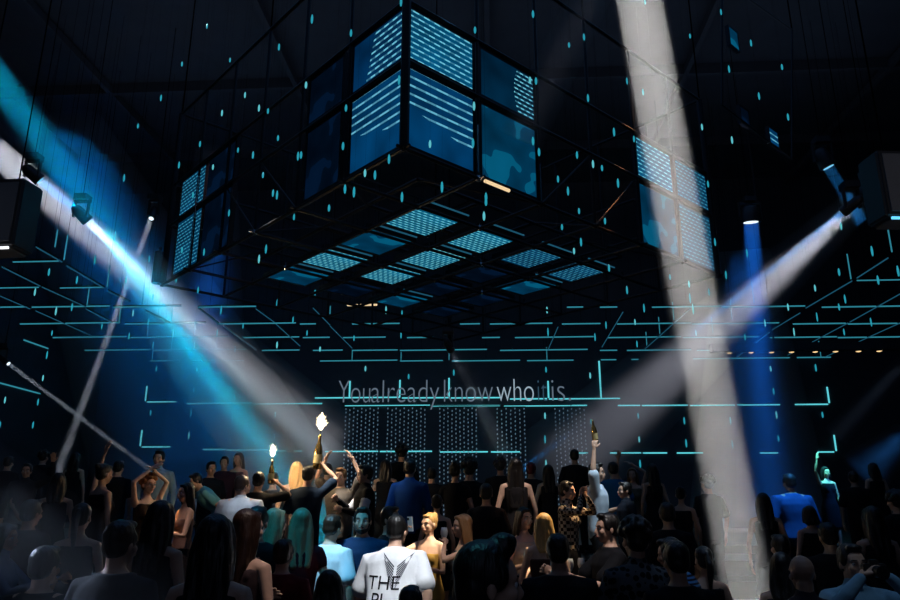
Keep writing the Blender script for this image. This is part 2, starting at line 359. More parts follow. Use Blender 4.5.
WALLT = [((147, 402), (176, 402)), ((187, 403.5), (252, 404)), ((254, 404), (322, 404.5)), ((315, 398), (400, 398)), ((402, 398), (449, 398)), ((451, 398), (500, 398)), ((510, 399), (547, 399)), ((549, 399), (620, 399)), ((345, 406), (430, 406)), ((432, 406), (500, 406)),
         ((504, 406), (587, 406)), ((618, 405.5), (640, 405.5)), ((642, 405.5), (688, 405.5)), ((690, 405.5), (735, 405.5)), ((737, 405), (780, 405)), ((795, 404.5), (828, 404.5)), ((142, 447), (170, 448)), ((203, 449.5), (225, 450)), ((227, 450), (268, 450.5)), ((271, 451), (286, 451)),
         ((294, 451), (302, 451)), ((325, 451.5), (378, 451.5)), ((380, 451.5), (432, 452)), ((440, 452), (488, 452)), ((491, 452), (520, 452)), ((578, 453), (588, 453)), ((610, 453), (641, 453)), ((643, 453), (667, 453)), ((677, 453), (703, 453)), ((760, 453), (778, 453)), ((818, 452), (834, 452)),
         ((142, 430), (141, 446)), ((147, 386), (147, 401)), ((350, 381), (350, 397)), ((400, 380), (400, 397)), ((449, 378), (449, 397)), ((548, 381), (548, 398)), ((599, 361), (599, 398)), ((827, 387), (828, 403)), ((834, 435), (834, 451))]
for a, c in WALLT:
    Yw = BY-.03; p, q = PY(*a, Yw), PY(*c, Yw)
    up = abs(a[0]-c[0]) < 4
    if up: q.x = p.x
    else: q.z = p.z
    tube(p, q, uniq('cyan %s tube on the back wall, %s row, %s' % ('upright' if up else 'level', 'lower' if max(a[1], c[1]) > 425 else 'upper', place_word(a[0]))), 'cyan tubes on the back wall', 'led', .021 if not up else .026)
for a, c in [((0, 383), (40, 393.6)), ((24, 340), (48, 348.5))]:
    tube(PX(*a, -WX+.03), PX(*c, -WX+.03), uniq('cyan tube along the left side wall'), 'tubes on the left wall', 'led_mid', .022)

# ------------------------------------------------------------------ the suspended cube of mirror panels with painted-in LED reflections
CA = Vector((-.94, 7.17, 5.6)); ang = radians(45.5)
UR = Vector((cos(ang), sin(ang), 0)); UL = Vector((-sin(ang), cos(ang), 0)); UZ = Vector((0, 0, 1))
CELL = 1.15; NC = 6; ROWH = 1.12
root = empty('suspended_truss_cube', CA)
tag(root, 'huge suspended black truss cube of square cells hanging corner-first over the dance floor', 'truss')
def cp(l, r, z): return UL*l*CELL+UR*r*CELL+UZ*z*ROWH
levels = (0, 1, 1.72, 3.05)
def bars(name, segs, r=.028, m='metal'):
    b = bmesh.new()
    for p, q in segs: rod(b, p, q, r, 8)
    return obj(name, b, M[m], root)
bars('bottom_grid', [(cp(i, 0, 0), cp(i, NC, 0)) for i in range(NC+1)] + [(cp(0, i, 0), cp(NC, i, 0)) for i in range(NC+1)], .026)
bars('upper_chord', [s for z in levels[1:] for s in ((cp(0, 0, z), cp(0, NC, z)), (cp(0, 0, z), cp(NC, 0, z)), (cp(NC, 0, z), cp(NC, NC, z)), (cp(0, NC, z), cp(NC, NC, z)))], .028)
bars('mid_grid', [(cp(i, 1, .35), cp(i, NC-1, .35)) for i in range(1, NC)] + [(cp(1, i, .35), cp(NC-1, i, .35)) for i in range(1, NC)], .03)
for l, r_ in [(i, 0) for i in range(NC+1)]+[(0, i) for i in range(1, NC+1)]+[(NC, i) for i in range(1, NC+1)]+[(i, NC) for i in range(1, NC)]:
    b = bmesh.new(); rod(b, cp(l, r_, 0), cp(l, r_, levels[-1]), .055 if (l, r_) in ((0, 0), (NC, 0), (0, NC), (NC, NC)) else .024, 8); obj('post', b, M['metal'], root)
bars('brace', [(cp(0, i, 0), cp(0, i+1, 1)) for i in (2, 3)]+[(cp(i, 0, 0), cp(i+1, 0, 1)) for i in (2, 3)]+[(cp(1, 1, .35), cp(0, 2, 0)), (cp(2, 1, .35), cp(1, 0, 0)), (cp(1, 3, .35), cp(0, 3, 0)), (cp(3, 1, .35), cp(3, 0, 0)), (cp(1, 4, .35), cp(0, 5, 0)), (cp(4, 1, .35), cp(5, 0, 0))], .014)
for l in range(NC+1):
    for r_ in range(NC+1):
        if l and r_ and (l > 4 or r_ > 4) and (l+r_) % 2: continue
        b = bmesh.new(); p = cp(l, r_, 0); ball(b, p, .045)
        for d in (UL, -UL, UR, -UR, UZ): rod(b, p+d*.03, p+d*.1, .02, 6)
        obj('ball_joint', b, M['bright_metal'] if (l*3+r_*5) % 4 == 1 else M['metal'], root)
for l, r_ in ((0, 0), (NC, 0), (0, NC), (NC, NC), (3, 0), (0, 3), (3, 3)):
    b = bmesh.new(); p = cp(l, r_, levels[-1] if (l, r_) != (3, 3) else .35); rod(b, p, Vector((p.x, p.y, 13.0-CA.z)), .012, 6); obj('hanging_cable', b, M['wire'], root)
# thin polished rods set as glints on a few posts and the warm batten at the front-right edge
for l, r_, z0, z1 in ((0, 1, .05, .62), (0, 2, .02, .5), (5, 0, .0, .32), (5, 0, .4, .75), (4.97, .0, .8, 1.5)):
    b = bmesh.new(); rod(b, cp(l, r_, z0)-UR*.03-UL*.03, cp(l, r_, z1)-UR*.03-UL*.03, .011, 8); obj('post_glint', b, M['bright_metal'], root)
b = bmesh.new(); rod(b, cp(0, 1.05, 0)-UL*.05-UZ*.03, cp(0, 1.42, 0)-UL*.05-UZ*.03, .022, 8); obj('warm_batten', b, M['warmtube'], root)['label'] = 'short glowing warm batten'
b = bmesh.new(); rod(b, cp(NC, 0, -.0)-UR*.12, cp(NC, 0, .52)-UR*.12, .085, 14); rod(b, cp(NC, 0, .55)-UR*.12, cp(NC, 0, .6)-UR*.12, .03, 10); obj('corner_cylinder', b, M['bright_metal'], root)

def vpanel(pos, ux, nrm, w_, h_, m, label, group, fr=.045):
    """mirror foil panel facing nrm, wide along ux, tall along nrm x ux"""
    uy = nrm.cross(ux)
    if uy.z < 0 or (abs(uy.z) < .1 and uy.y < 0): ux = -ux; uy = nrm.cross(ux)
    mtx = Matrix((( ux.x, -nrm.x, uy.x), (ux.y, -nrm.y, uy.y), (ux.z, -nrm.z, uy.z)))
    e = empty('mirror_panel', pos, mtx.to_euler()); tag(e, label, 'video panel', group)
    b = bmesh.new(); box(b, (0, 0, 0), (w_, .03, h_)); obj('screen', b, PM[m], e)  # foil face, its reflections glow from the material
    b = bmesh.new()
    for sx in (-1, 1): box(b, (sx*(w_/2+fr/2), .01, 0), (fr, .07, h_+2*fr)); box(b, (0, .01, sx*(h_/2+fr/2)), (w_, .07, fr))
    box(b, (0, .035, 0), (w_, .03, h_)); obj('bezel', b, M['metal'], e)
    return e
def face_panel(side, i, z, m, label, hs=1.0, w_=1.0, dz=0):
    # side 'R': the face running right from the near corner; 'L': the face running left
    if side == 'R': c = cp(0, i+.5, z+.5)+UL*.03; ux, n = UR, -UL
    else: c = cp(i+.5, 0, z+.5)+UR*.03; ux, n = UL, -UR
    if z == 1: hs = .68; c = c-UZ*.14*ROWH
    vpanel(CA+c+UZ*dz, ux, n, w_, .98*hs, m, label, 'mirror panels with painted reflections on the sides of the cube')
face_panel('R', 0, 1, 'dots', 'bright dotted mirror panel right of the near corner, upper row')
face_panel('R', 0, 0, 'rows', 'mirror panel right of the near corner, lower row, with long bright strokes')
face_panel('R', 1, 1, 'curve', 'dark mirror panel with a curved dotted block, second right of the near corner, upper row')
face_panel('R', 1, 0, 'plain', 'murky teal mirror panel second right of the near corner, lower row')
face_panel('L', 0, 1, 'curve_left', 'dotted mirror panel left of the near corner, upper row')
face_panel('L', 0, 0, 'rows', 'mirror panel with long strokes left of the near corner, lower row')
face_panel('L', 1, 1, 'dim', 'nearly dark blue mirror panel second left of the near corner, upper row', w_=.8)
face_panel('L', 1, 0, 'dim', 'nearly dark blue mirror panel second left of the near corner, lower row', w_=.8)
face_panel('L', 4.72, 1, 'mid', 'upper dotted mirror panel at the far left corner of the cube')
face_panel('L', 4.72, 0, 'mid', 'lower dotted mirror panel at the far left corner of the cube')
face_panel('L', 3.75, 1, 'dim', 'upper dark blue mirror panel beside the far left pair')
face_panel('L', 3.75, 0, 'dim', 'lower dark blue mirror panel beside the far left pair')
face_panel('R', 4, 1, 'dots', 'upper dotted mirror panel on the right part of the cube, inner one')
face_panel('R', 5, 1, 'mid', 'upper dotted mirror panel at the far right corner, behind the white beam')
face_panel('R', 4, 0, 'plain', 'lower teal mirror panel on the right part of the cube, inner one')
face_panel('R', 5, 0, 'mid', 'lower mirror panel at the far right corner, behind the white beam')
und = {(1, 1): 'under', (1, 2): 'under', (2, 1): 'plain', (2, 2): 'under', (3, 1): 'under', (3, 2): 'under', (2, 3): 'dim', (1, 4): 'mid', (1, 3): 'mid', (3, 3): 'dim', (2, 4): 'plain', (3, 4): 'dim', (4, 1): 'plain', (4, 2): 'dim', (4, 3): 'plain', (4, 4): 'dim'}
for (l, r_), m in und.items():
    c = CA+cp(l+.5, r_+.5, .12)
    vpanel(c, UR, -UZ, .78, .84, m, 'mirror panel on the underside, row %s from the near corner leftwards, column %s' % (['', 'two', 'three', 'four', 'five'][l], ['', 'two', 'three', 'four', 'five'][r_]), 'mirror panels with painted reflections facing down under the cube')
    if m != 'dim':
        b = bmesh.new(); rod(b, (-.36, -.03, 0), (.36, -.03, 0), .014, 6)
        p = c - UL*.54; o = obj('light_strip', b, M['led_low']); o.location = p; o.rotation_euler = (0, 0, atan2(UR.y, UR.x))
        tag(o, uniq('thin dim light strip beside an underside panel of the cube'), 'light strip', 'light strips between the underside panels')
# a second small frame with panels, high at the right
f2 = empty('suspended_panel_frame', PY(757, 80, 11.5)); tag(f2, 'small dark hanging frame high at the right with a few dim panels', 'truss')
def rel(p): return p-f2.location
b = bmesh.new()
q0, q1, q2, q3 = PY(722, -20, 10.8), PY(722, 105, 10.8), PY(792, 160, 12.6), PY(792, 30, 12.6)
for a, c in ((q0, q1), (q1, q2), (q2, q3), (q3, q0)): rod(b, rel(a), rel(c), .02, 8)
obj('frame_bar', b, M['metal'], f2)
b = bmesh.new(); rod(b, rel(q0), rel(Vector((q0.x, q0.y, 13))), .012, 6); rod(b, rel(q3), rel(Vector((q3.x, q3.y, 13))), .012, 6); obj('hanging_cable', b, M['wire'], f2)
ux = (q2-q1); ux.z = 0; ux.normalize(); nr = Vector((ux.y, -ux.x, 0))
for (x, y, Y, w_, h_, m, lab) in ((733, 39, 11.1, .3, .36, 'plain', 'small blue panel near the top of the right hanging frame'), (744, 117, 11.4, .3, .3, 'dim', 'small dark blue panel low in the right hanging frame'), (773, 138, 12.1, .34, .3, 'rows', 'small striped panel at the lower end of the right hanging frame')):
    vpanel(PY(x, y, Y)-nr*.0, ux, nr, w_, h_, m, lab, 'small panels in the right hanging frame', .02)

# ------------------------------------------------------------------ hanging drop lights
b = bmesh.new(); lathe(b, [(.2, 0), (.7, .1), (1, .35), (1, .65), (.6, .9), (.15, 1)], 8); dm0 = bpy.data.meshes.new('drop'); b.to_mesh(dm0); b.free(); dm0.materials.append(M['drop']); dm0.shade_smooth()
dm1 = dm0.copy(); dm1.materials.clear(); dm1.materials.append(M['drop_b'])
b = bmesh.new(); rod(b, (0, 0, 0), (0, 0, 1), .0006, 4); wire = bpy.data.meshes.new('wire'); b.to_mesh(wire); b.free(); wire.materials.append(M['wire'])
UP = """207,26 182,64 161,98 138,126 222,113 200,144 238,150 253,155 268,111 259,108 278,138 263,175 273,193 277,195 213,167 193,195 179,165 298,156 279,47 245,95 124,178 230,60
312,19 351,33 306,85 346,108 343,146 399,80 475,30 474,106 473,143 533,14 584,37 569,45 530,80 536,81 588,98 533,141 539,152 593,164 577,155 558,179 568,191 389,159 365,173 375,175 345,189 354,192 402,197 430,144 442,187 301,155 486,197 401,2
645,2 721,12 690,36 751,43 627,81 643,92 729,69 782,67 759,96 788,117 702,127 634,139 614,132 618,183 708,184 732,140 602,168
229,213 204,252 266,249 259,259 294,217 182,250 198,290 329,208 484,216 486,202 579,211 562,227 581,242 574,251 605,221 609,268 627,290 670,277 689,284 709,292 726,275 715,242 747,253"""
LO = """49,272 35,292 77,280 95,260 115,236 149,259 153,297 126,280 176,279 72,307 56,311 102,326 52,333 133,313 148,322 129,336 173,333 153,345 195,323 217,333 221,310 243,326 194,345 235,349 277,304 277,345 293,320 150,366 191,367 47,355 188,388 43,378 230,395
315,293 386,310 402,313 307,333 320,349 354,338 401,335 547,310 548,332 595,337 363,366 547,367 453,370 592,373 407,374 690,298 693,309 644,308 606,325 635,322 696,333 637,344 841,226 872,251 839,272 815,288 898,271 878,280 788,307 845,299 839,307 765,323 817,317 871,322 794,332 844,332 745,337 776,366 822,365 779,389
782,413 784,437 829,413 735,419 737,443 185,411 183,434 227,418 225,439 271,413 270,435 144,411 315,419 593,420 641,414 642,438 688,419 690,442 546,414 546,438 643,463 547,463 0,425 33,425 5,400 38,402"""
k = 0
def over_cube(x, y):
    return 185 < x < 720 and y < 300
for blk, (grp) in ((UP, 0), (LO, 1)):
    for s in blk.split():
        x, y = map(float, s.split(',')); k += 1
        if grp == 0:
            Y = 6.4 if 300 < x < 545 and y < 215 else (7.6 if 250 < x < 640 else 8.6 if x < 250 else 8.4)
            if 620 < x < 730: Y = 8.8
            L = .10
            if y > 200: Y = min(Y+.6, 9.2) if x < 300 or x > 560 else 6.6
        elif y > 363: Y = 23.6; L = .23
        else:
            Y = 12.2 if y < 285 else 15.0 if y < 312 else 17.8 if y < 345 else 21.5; L = .17 if y < 285 else .2
        if y > 340 and x < 110: Y = 17; L = .2
        p = PY(x, y, Y); L *= R.uniform(.75, 1.2)
        zt = 13.0
        o = bpy.data.objects.new('hanging_drop_light', dm0 if (k % 5 or grp) and not (grp and k % 3 == 0) else dm1); COL.objects.link(o)
        o.location = p-Vector((0, 0, L/2)); wd = .0125 if Y < 12 else .018 if Y < 20 else .028; o.scale = (wd, wd, L)
        if not grp and k % 7 == 3: o.rotation_euler = (0, radians(15), 0)
        if Y > 23: tag(o, uniq('small cyan drop light on the back wall, %s' % place_word(x)), 'drop light', 'drop lights at the back wall'); o.location.y = BY-.03
        else:
            tag(o, uniq('small cyan hanging drop light, %s, %s' % ('high over the floor' if y < 120 else 'mid height' if y < 215 else 'near the ceiling lattice' if y < 310 else 'far back', place_word(x))), 'drop light', 'hanging cyan drop lights')
            wr = bpy.data.objects.new('wire', wire); COL.objects.link(wr); wr.parent = o; wr.location = (0, 0, 1)
            wr.scale = (1/wd, 1/wd, (zt-p.z-L/2)/L)
            if o.rotation_euler.y: o.rotation_euler = (0, 0, 0)

# ------------------------------------------------------------------ sign and bead curtains at the back
def text_mesh(s, size, depth=.01, off=0):
    cu = bpy.data.curves.new('t', 'FONT'); cu.body = s; cu.size = size; cu.extrude = depth; cu.offset = off
    o = bpy.data.objects.new('t', cu); COL.objects.link(o)
    me = bpy.data.meshes.new_from_object(o.evaluated_get(bpy.context.evaluated_depsgraph_get())); bpy.data.objects.remove(o); return me
TY = BY-.35
s0 = PY(338, 403, TY); s1 = PY(572, 403, TY)
sign = empty('text_sign', s0); tag(sign, 'pale lettering sign reading You already know who it is, over the bead curtains', 'sign')
words = [('You', 338, 'sign'), ('already', 371, 'sign'), ('know', 444, 'sign'), ('who', 497, 'sign_bright'), ('it', 538, 'sign_dim'), ('is.', 552, 'sign')]
ends = [370, 439, 493, 534, 548, 571]
for (wd, x, m), xe in zip(words, ends):
    me = text_mesh(wd, 1.12, .012, -.02)
    xs = [v.co.x for v in me.vertices]; wpx = (PY(xe, 400, TY).x-PY(x, 400, TY).x)/(max(xs)-min(xs)); x0 = min(xs)
    for v in me.vertices: v.co = Vector(((v.co.x-x0)*wpx, -v.co.z, v.co.y))
    o = obj('word', me, M[m], sign); o.location = (PY(x, 400, TY).x-s0.x, 0, 0)
b = bmesh.new(); rod(b, (0, 0, -.12), (s1.x-s0.x, 0, -.12), .012, 6)
for x in (.02, (s1.x-s0.x)/2, s1.x-s0.x-.02): rod(b, (x, 0, -.12), (x, .34, -.12), .01, 6)
obj('bracket', b, M['metal'], sign)
CURT = [(346, 378, 'leftmost'), (388, 425, 'second from the left'), (440, 476, 'middle'), (497, 524, 'fourth from the left'), (555, 584, 'rightmost')]
for a, c, nm in CURT:
    p, q = PY(a, 407, BY-.5), PY(c, 407, BY-.5); e = empty('bead_curtain', (p.x, p.y, p.z)); tag(e, 'curtain of pearly bead strings behind the crowd, %s of the five' % nm, 'bead curtain', 'bead curtains at the back')
    wdt = q.x-p.x; hgt = p.z-1.12
    b = bmesh.new(); ns = int(wdt/.125)
    for i in range(ns+1):
        x = wdt*i/ns; n = int(hgt/.135); off = .06*(i % 2)
        for j in range(n):
            z = -.06-off-j*.135+R.uniform(-.015, .015)
            v = bmesh.ops.create_icosphere(b, subdivisions=1, radius=1)['verts']
            bmesh.ops.transform(b, matrix=Matrix.Translation((x+R.uniform(-.008, .008), 0, z)) @ Matrix.Diagonal((.024, .024, .036, 1)), verts=v)
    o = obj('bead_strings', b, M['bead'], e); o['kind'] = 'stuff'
    b = bmesh.new(); rod(b, (-.05, 0, 0), (wdt+.05, 0, 0), .018, 8); rod(b, (0, 0, 0), (0, .5, 0), .012, 6); rod(b, (wdt, 0, 0), (wdt, .5, 0), .012, 6); obj('rail', b, M['metal'], e)

# small warm lights in the soffit at the right
b = bmesh.new(); lathe(b, [(.085, -.03), (.085, 0), (.05, .04)], 12); me = bpy.data.meshes.new('downlight'); b.to_mesh(me); b.free(); me.materials.append(M['case'])
b = bmesh.new(); lathe(b, [(.03, -.05), (.07, -.035), (.07, -.02)], 12); me2 = bpy.data.meshes.new('bulb'); b.to_mesh(me2); b.free(); me2.materials.append(M['warm'])
names = ['leftmost', 'second', 'third', 'fourth', 'fifth', 'sixth', 'seventh', 'rightmost']
for i, x in enumerate((729, 750.7, 771, 791, 814.7, 835, 858, 878.7)):
    p = PY(x, 348, 20.6); o = bpy.data.objects.new('soffit_downlight', me); COL.objects.link(o); o.location = (p.x, 20.6, 6.01)
    tag(o, 'tiny warm downlight in the row at the right, %s from the left' % names[i] if i not in (0, 7) else 'tiny warm downlight, %s of the row at the right' % names[i], 'downlight', 'warm downlights in the right soffit')
    c = bpy.data.objects.new('bulb', me2); COL.objects.link(c); c.parent = o
e = empty('warm_batten_light', PY(363, 305, 15.5)); tag(e, 'thin warm amber batten light under the rear of the cube', 'batten light')
b = bmesh.new(); rod(b, (-.36, 0, 0), (.32, 0, 0), .022, 8); obj('tube', b, M['warmtube'], e)
b = bmesh.new(); rod(b, (-.3, 0, .02), (-.3, 0, 13-e.location.z), .006, 5); rod(b, (.3, 0, .02), (.3, 0, 13-e.location.z), .006, 5); obj('wire', b, M['wire'], e)

# ------------------------------------------------------------------ hanging speakers left and right
def cabinet(name, c, size, label, strip, rz):
    e = empty(name, c, (0, 0, rz)); tag(e, label, 'speaker', 'hanging speaker cabinets')
    w_, d_, h_ = size
    b = bmesh.new(); box(b, (0, 0, 0), size); bmesh.ops.bevel(b, geom=b.edges[:], offset=.03, segments=3, affect='EDGES'); obj('body', b, M['case'], e)
    b = bmesh.new()
    box(b, (0, -d_/2-.012, 0), (w_*.9, .02, h_*.86)); obj('grille', b, M['grille'], e)
    b = bmesh.new(); box(b, (0, 0, -h_/2-.02), (w_*.86, d_*.8, .03)); obj('underside_plate', b, M['grille'], e)
    b = bmesh.new(); rod(b, (-w_*.46, -d_/2-.01, -h_/2-.03), (w_*.46, -d_/2-.01, -h_/2-.03), .02, 8); obj('light_strip', b, M[strip], e)
    for sx in (-1, 1):
        b = bmesh.new(); rod(b, (sx*w_*.3, 0, h_/2-.02), (sx*w_*.3, 0, 13-c[2]), .01, 6); obj('hanging_cable', b, M['wire'], e)
cabinet('hanging_speaker', PY(-12, 219, 9.0), (1.25, .42, 1.0), 'black hanging speaker cabinet at the left edge with a white light strip', 'white_led', radians(-4))
cabinet('hanging_speaker', PY(918, 190, 9.0), (1.25, .42, .92), 'black hanging speaker cabinet at the right edge with a cyan light strip', 'blue_led', radians(6))

# moving-head lamps at the start of the beams
def moving_head(S, T, r, label, m, ceilz):
    d = (T-S).normalized(); e = empty('moving_head_lamp', S-d*.22); tag(e, label, 'stage light', 'moving-head lamps')
    q = d.to_track_quat('Z', 'Y').to_matrix().to_4x4(); rr = r*1.15+.02
    b = bmesh.new(); lathe(b, [(rr*.5, -.2), (rr*.95, -.12), (rr*1.05, .05), (rr*1.1, .17), (rr*1.12, .2)], 14); bmesh.ops.transform(b, matrix=q, verts=b.verts); smooth(obj('head', b, M['case'], e))
    b = bmesh.new(); lathe(b, [(r*.98, .2), (r*.96, .212)], 16); bmesh.ops.transform(b, matrix=q, verts=b.verts); obj('lens', b, m, e)
    b = bmesh.new()
    for sx in (-1, 1): box(b, (sx*(rr+.03), 0, .1), (.03, .07, .34))
    box(b, (0, 0, .27), (2*rr+.09, .09, .04)); obj('yoke', b, M['case'], e)
    b = bmesh.new(); box(b, (0, 0, .35), (.26, .24, .12)); obj('base', b, M['case'], e)
    b = bmesh.new(); rod(b, (0, 0, .4), (0, 0, ceilz-e.location.z), .007, 6); obj('hanging_rod', b, M['wire'], e)
for (nm, S, T, r0, r1, c, kind, head, lab, gain, ref) in BEAMS:
    if head:
        moving_head(S, T, r0, 'moving-head lamp throwing the '+lab, M['lens_blue'] if 'blue' in nm and nm != 'blue down' else M['lens'], 13.0)
# haze lit by the beams
hz = bpy.data.materials.new('stage_haze'); hz.use_nodes = True; nt = hz.node_tree; nt.nodes.clear()
o_ = nt.nodes.new('ShaderNodeOutputMaterial'); v_ = nt.nodes.new('ShaderNodeVolumeScatter'); v_.inputs['Density'].default_value = DENS; v_.inputs['Color'].default_value = (1, 1, 1, 1)
nt.links.new(v_.outputs[0], o_.inputs['Volume'])
for (nm, S, T, r0, r1, c, kind, head, lab, gain, ref) in BEAMS:
    L = (T-S).length; k = 1.06 if kind == 'A' else 1.3; n = 28
    ex = .0 if kind == 'A' else .05
    q = (T-S).to_track_quat('Z', 'Y'); vs = []
    a_ = max(r1, r0*1.02+L*.0175/2) if kind == 'A' else r1
    for r, z in ((r0*k+ex, 0), (a_*k+ex, L)):
        for i in range(n): vs.append(q @ Vector((r*cos(2*pi*i/n), r*sin(2*pi*i/n), z)))
    me = bpy.data.meshes.new('light_beam'); me.from_pydata(vs, [], [list(range(n))[::-1], list(range(n, 2*n))]+[[i, (i+1) % n, n+(i+1) % n, n+i] for i in range(n)])
    me.materials.append(hz); o = bpy.data.objects.new('light_beam', me); COL.objects.link(o); o.location = S
    tag(o, lab, 'light beam', kind='stuff')
#PEOPLE#
# ------------------------------------------------------------------ people
def prim_chain(P, pts, rad, n=12):
    """closed tapered tube through pts with round ends; rad entries r or (rx, ry)"""
    pts = [Vector(p) for p in pts]; rad = [(r, r) if not isinstance(r, tuple) else r for r in rad]
    T = []
    for i in range(len(pts)):
        a = pts[max(0, i-1)]; c = pts[min(len(pts)-1, i+1)]; T.append((c-a).normalized())
    st = []
    r0, r1 = rad[0], rad[-1]
    for k in range(3): t = (k+.35)/3*pi/2; st.append((pts[0]-T[0]*cos(t)*min(r0), T[0], (r0[0]*sin(t), r0[1]*sin(t))))
    for p, t, r in zip(pts, T, rad): st.append((p, t, r))
    for k in range(2, -1, -1): t = (k+.35)/3*pi/2; st.append((pts[-1]+T[-1]*cos(t)*min(r1), T[-1], (r1[0]*sin(t), r1[1]*sin(t))))
    V, Fc = P; base = len(V); side = None
    for p, t, r in st:
        if side is None:
            side = t.cross(Vector((0, 1, 0)))
            if side.length < .2: side = t.cross(Vector((1, 0, 0)))
        side = (side-t*side.dot(t)).normalized(); up = t.cross(side)
        for i in range(n):
            a = 2*pi*i/n; V.append(p+side*cos(a)*r[0]+up*sin(a)*r[1])
    m = len(st)
    Fc.append([base+i for i in range(n)][::-1]); Fc.append([base+(m-1)*n+i for i in range(n)])
    for k in range(m-1):
        for i in range(n): Fc.append([base+k*n+i, base+k*n+(i+1) % n, base+(k+1)*n+(i+1) % n, base+(k+1)*n+i])
def prim_ell(P, c, r, mtx=None, n=14):
    V, Fc = P; base = len(V); c = Vector(c); m = n//2+1
    for k in range(m):
        t = pi*(k+.25)/(m-.5)
        for i in range(n):
            a = 2*pi*i/n; v = Vector((r[0]*sin(t)*cos(a), r[1]*sin(t)*sin(a), -r[2]*cos(t)))
            if mtx is not None: v = mtx @ v
            V.append(c+v)
    Fc.append([base+i for i in range(n)][::-1]); Fc.append([base+(m-1)*n+i for i in range(n)])
    for k in range(m-1):
        for i in range(n): Fc.append([base+k*n+i, base+k*n+(i+1) % n, base+(k+1)*n+(i+1) % n, base+(k+1)*n+i])
def prim_loft(P, rings, fn, n=20):
    """horizontal elliptical rings (x, y, z, rx, ry) carried through fn"""
    V, Fc = P; base = len(V)
    for (x, y, z, rx, ry) in rings:
        for i in range(n):
            a = 2*pi*i/n; ca, sa = cos(a), sin(a)
            V.append(fn(Vector((x+rx*ca, y+ry*(abs(sa)**.85)*(1 if sa > 0 else -1), z))))
    m = len(rings)
    Fc.append([base+i for i in range(n)][::-1]); Fc.append([base+(m-1)*n+i for i in range(n)])
    for k in range(m-1):
        for i in range(n): Fc.append([base+k*n+i, base+k*n+(i+1) % n, base+(k+1)*n+(i+1) % n, base+(k+1)*n+i])
def fuse(P, voxel, sm=3):
    me = bpy.data.meshes.new('f'); me.from_pydata([tuple(v) for v in P[0]], [], P[1])
    o = bpy.data.objects.new('f', me); COL.objects.link(o)
    md = o.modifiers.new('r', 'REMESH'); md.mode = 'VOXEL'; md.voxel_size = voxel; md.use_smooth_shade = True
    if sm: s2 = o.modifiers.new('s', 'SMOOTH'); s2.iterations = sm; s2.factor = .5
    dg = bpy.context.evaluated_depsgraph_get(); out = bpy.data.meshes.new_from_object(o.evaluated_get(dg))
    bpy.data.objects.remove(o); bpy.data.meshes.remove(me); out.shade_smooth(); return out
def joinmesh(ms):
    b = bmesh.new()
    for m in ms: b.from_mesh(m)
    me = bpy.data.meshes.new('j'); b.to_mesh(me); b.free(); me.shade_smooth(); return me

MC = {}
def cloth(c, kind='plain', c2=None, scale=20):
    key = (c, kind, c2, scale)
    if key in MC: return MC[key]
    m = mat('fabric', srgb(c), .85, spec=.2, bump=(9, .35, (1, 1, .6)) if kind == 'plain' else None)
    if kind != 'plain':
        nt = m.node_tree; N = nt.nodes.new; b = nt.nodes['Principled BSDF']; tc = N('ShaderNodeTexCoord')
        mx = N('ShaderNodeMix'); mx.data_type = 'RGBA'; mx.inputs[6].default_value = (*srgb(c), 1); mx.inputs[7].default_value = (*srgb(c2), 1)
        if kind == 'stripe':
            t = N('ShaderNodeTexWave'); t.bands_direction = 'Z'; t.inputs['Scale'].default_value = scale; nt.links.new(tc.outputs['Object'], t.inputs[0]); fac = t.outputs['Fac']
        elif kind == 'check':
            t = N('ShaderNodeTexChecker'); t.inputs['Scale'].default_value = scale; nt.links.new(tc.outputs['Object'], t.inputs[0]); fac = t.outputs['Fac']
        else:
            t = N('ShaderNodeTexVoronoi'); t.inputs['Scale'].default_value = scale; nt.links.new(tc.outputs['Object'], t.inputs[0]); fac = t.outputs['Distance']
        cr = N('ShaderNodeMath'); cr.operation = 'GREATER_THAN'; cr.inputs[1].default_value = .5; nt.links.new(fac, cr.inputs[0])
        nt.links.new(cr.outputs[0], mx.inputs[0]); nt.links.new(mx.outputs[2], b.inputs['Base Color'])
    MC[key] = m; return m
HC = {}
def hairmat(c):
    if c not in HC: HC[c] = mat('hair', srgb(c), .42, spec=.5, bump=(30, .8, (1, 1, .12)))
    return HC[c]

def hand_prims(P, wrist, d, n, curl, side, sc=1.0, spread=.16):
    """palm, four fingers and thumb; d along the hand, n out of the palm"""
    d = d.normalized(); n = (n-d*n.dot(d)).normalized(); s = d.cross(n)*side    # s points to the thumb side
    w = Vector(wrist)
    mtx = Matrix((s, n, d)).transposed()
    prim_ell(P, w+d*.05*sc, (.04*sc, .015*sc, .052*sc), mtx, 12)
    prim_chain(P, [w-d*.02*sc, w+d*.03*sc], [(.026*sc, .02*sc), (.034*sc, .014*sc)], 10)
    for k, (off, L) in enumerate(((.03, .074), (.010, .082), (-.010, .077), (-.029, .06))):
        dd = (d+s*(off*spread/.03)).normalized(); p = w+d*.088*sc+s*off*sc-d*(abs(off-.01)*.25)*sc
        pts = [p-dd*.03*sc, p]; cc = curl*(1+.12*k); a = 0
        for seg in (.45, .32, .23):
            a += cc*.62; pts.append(pts[-1]+(dd*cos(a)+n*sin(a))*L*seg*sc)
        prim_chain(P, pts, [.0095*sc, .0098*sc, .009*sc, .0083*sc, .0075*sc], 8)
    p = w+d*.022*sc+s*.024*sc; dd = (s*.75+d*.65+n*.25*(.4+curl)).normalized(); q = p+dd*.042*sc; d3 = (dd*.6+d*.7+n*.35*curl).normalized()
    prim_chain(P, [p, q, q+d3*.03*sc], [.015*sc, .0115*sc, .0095*sc], 8)

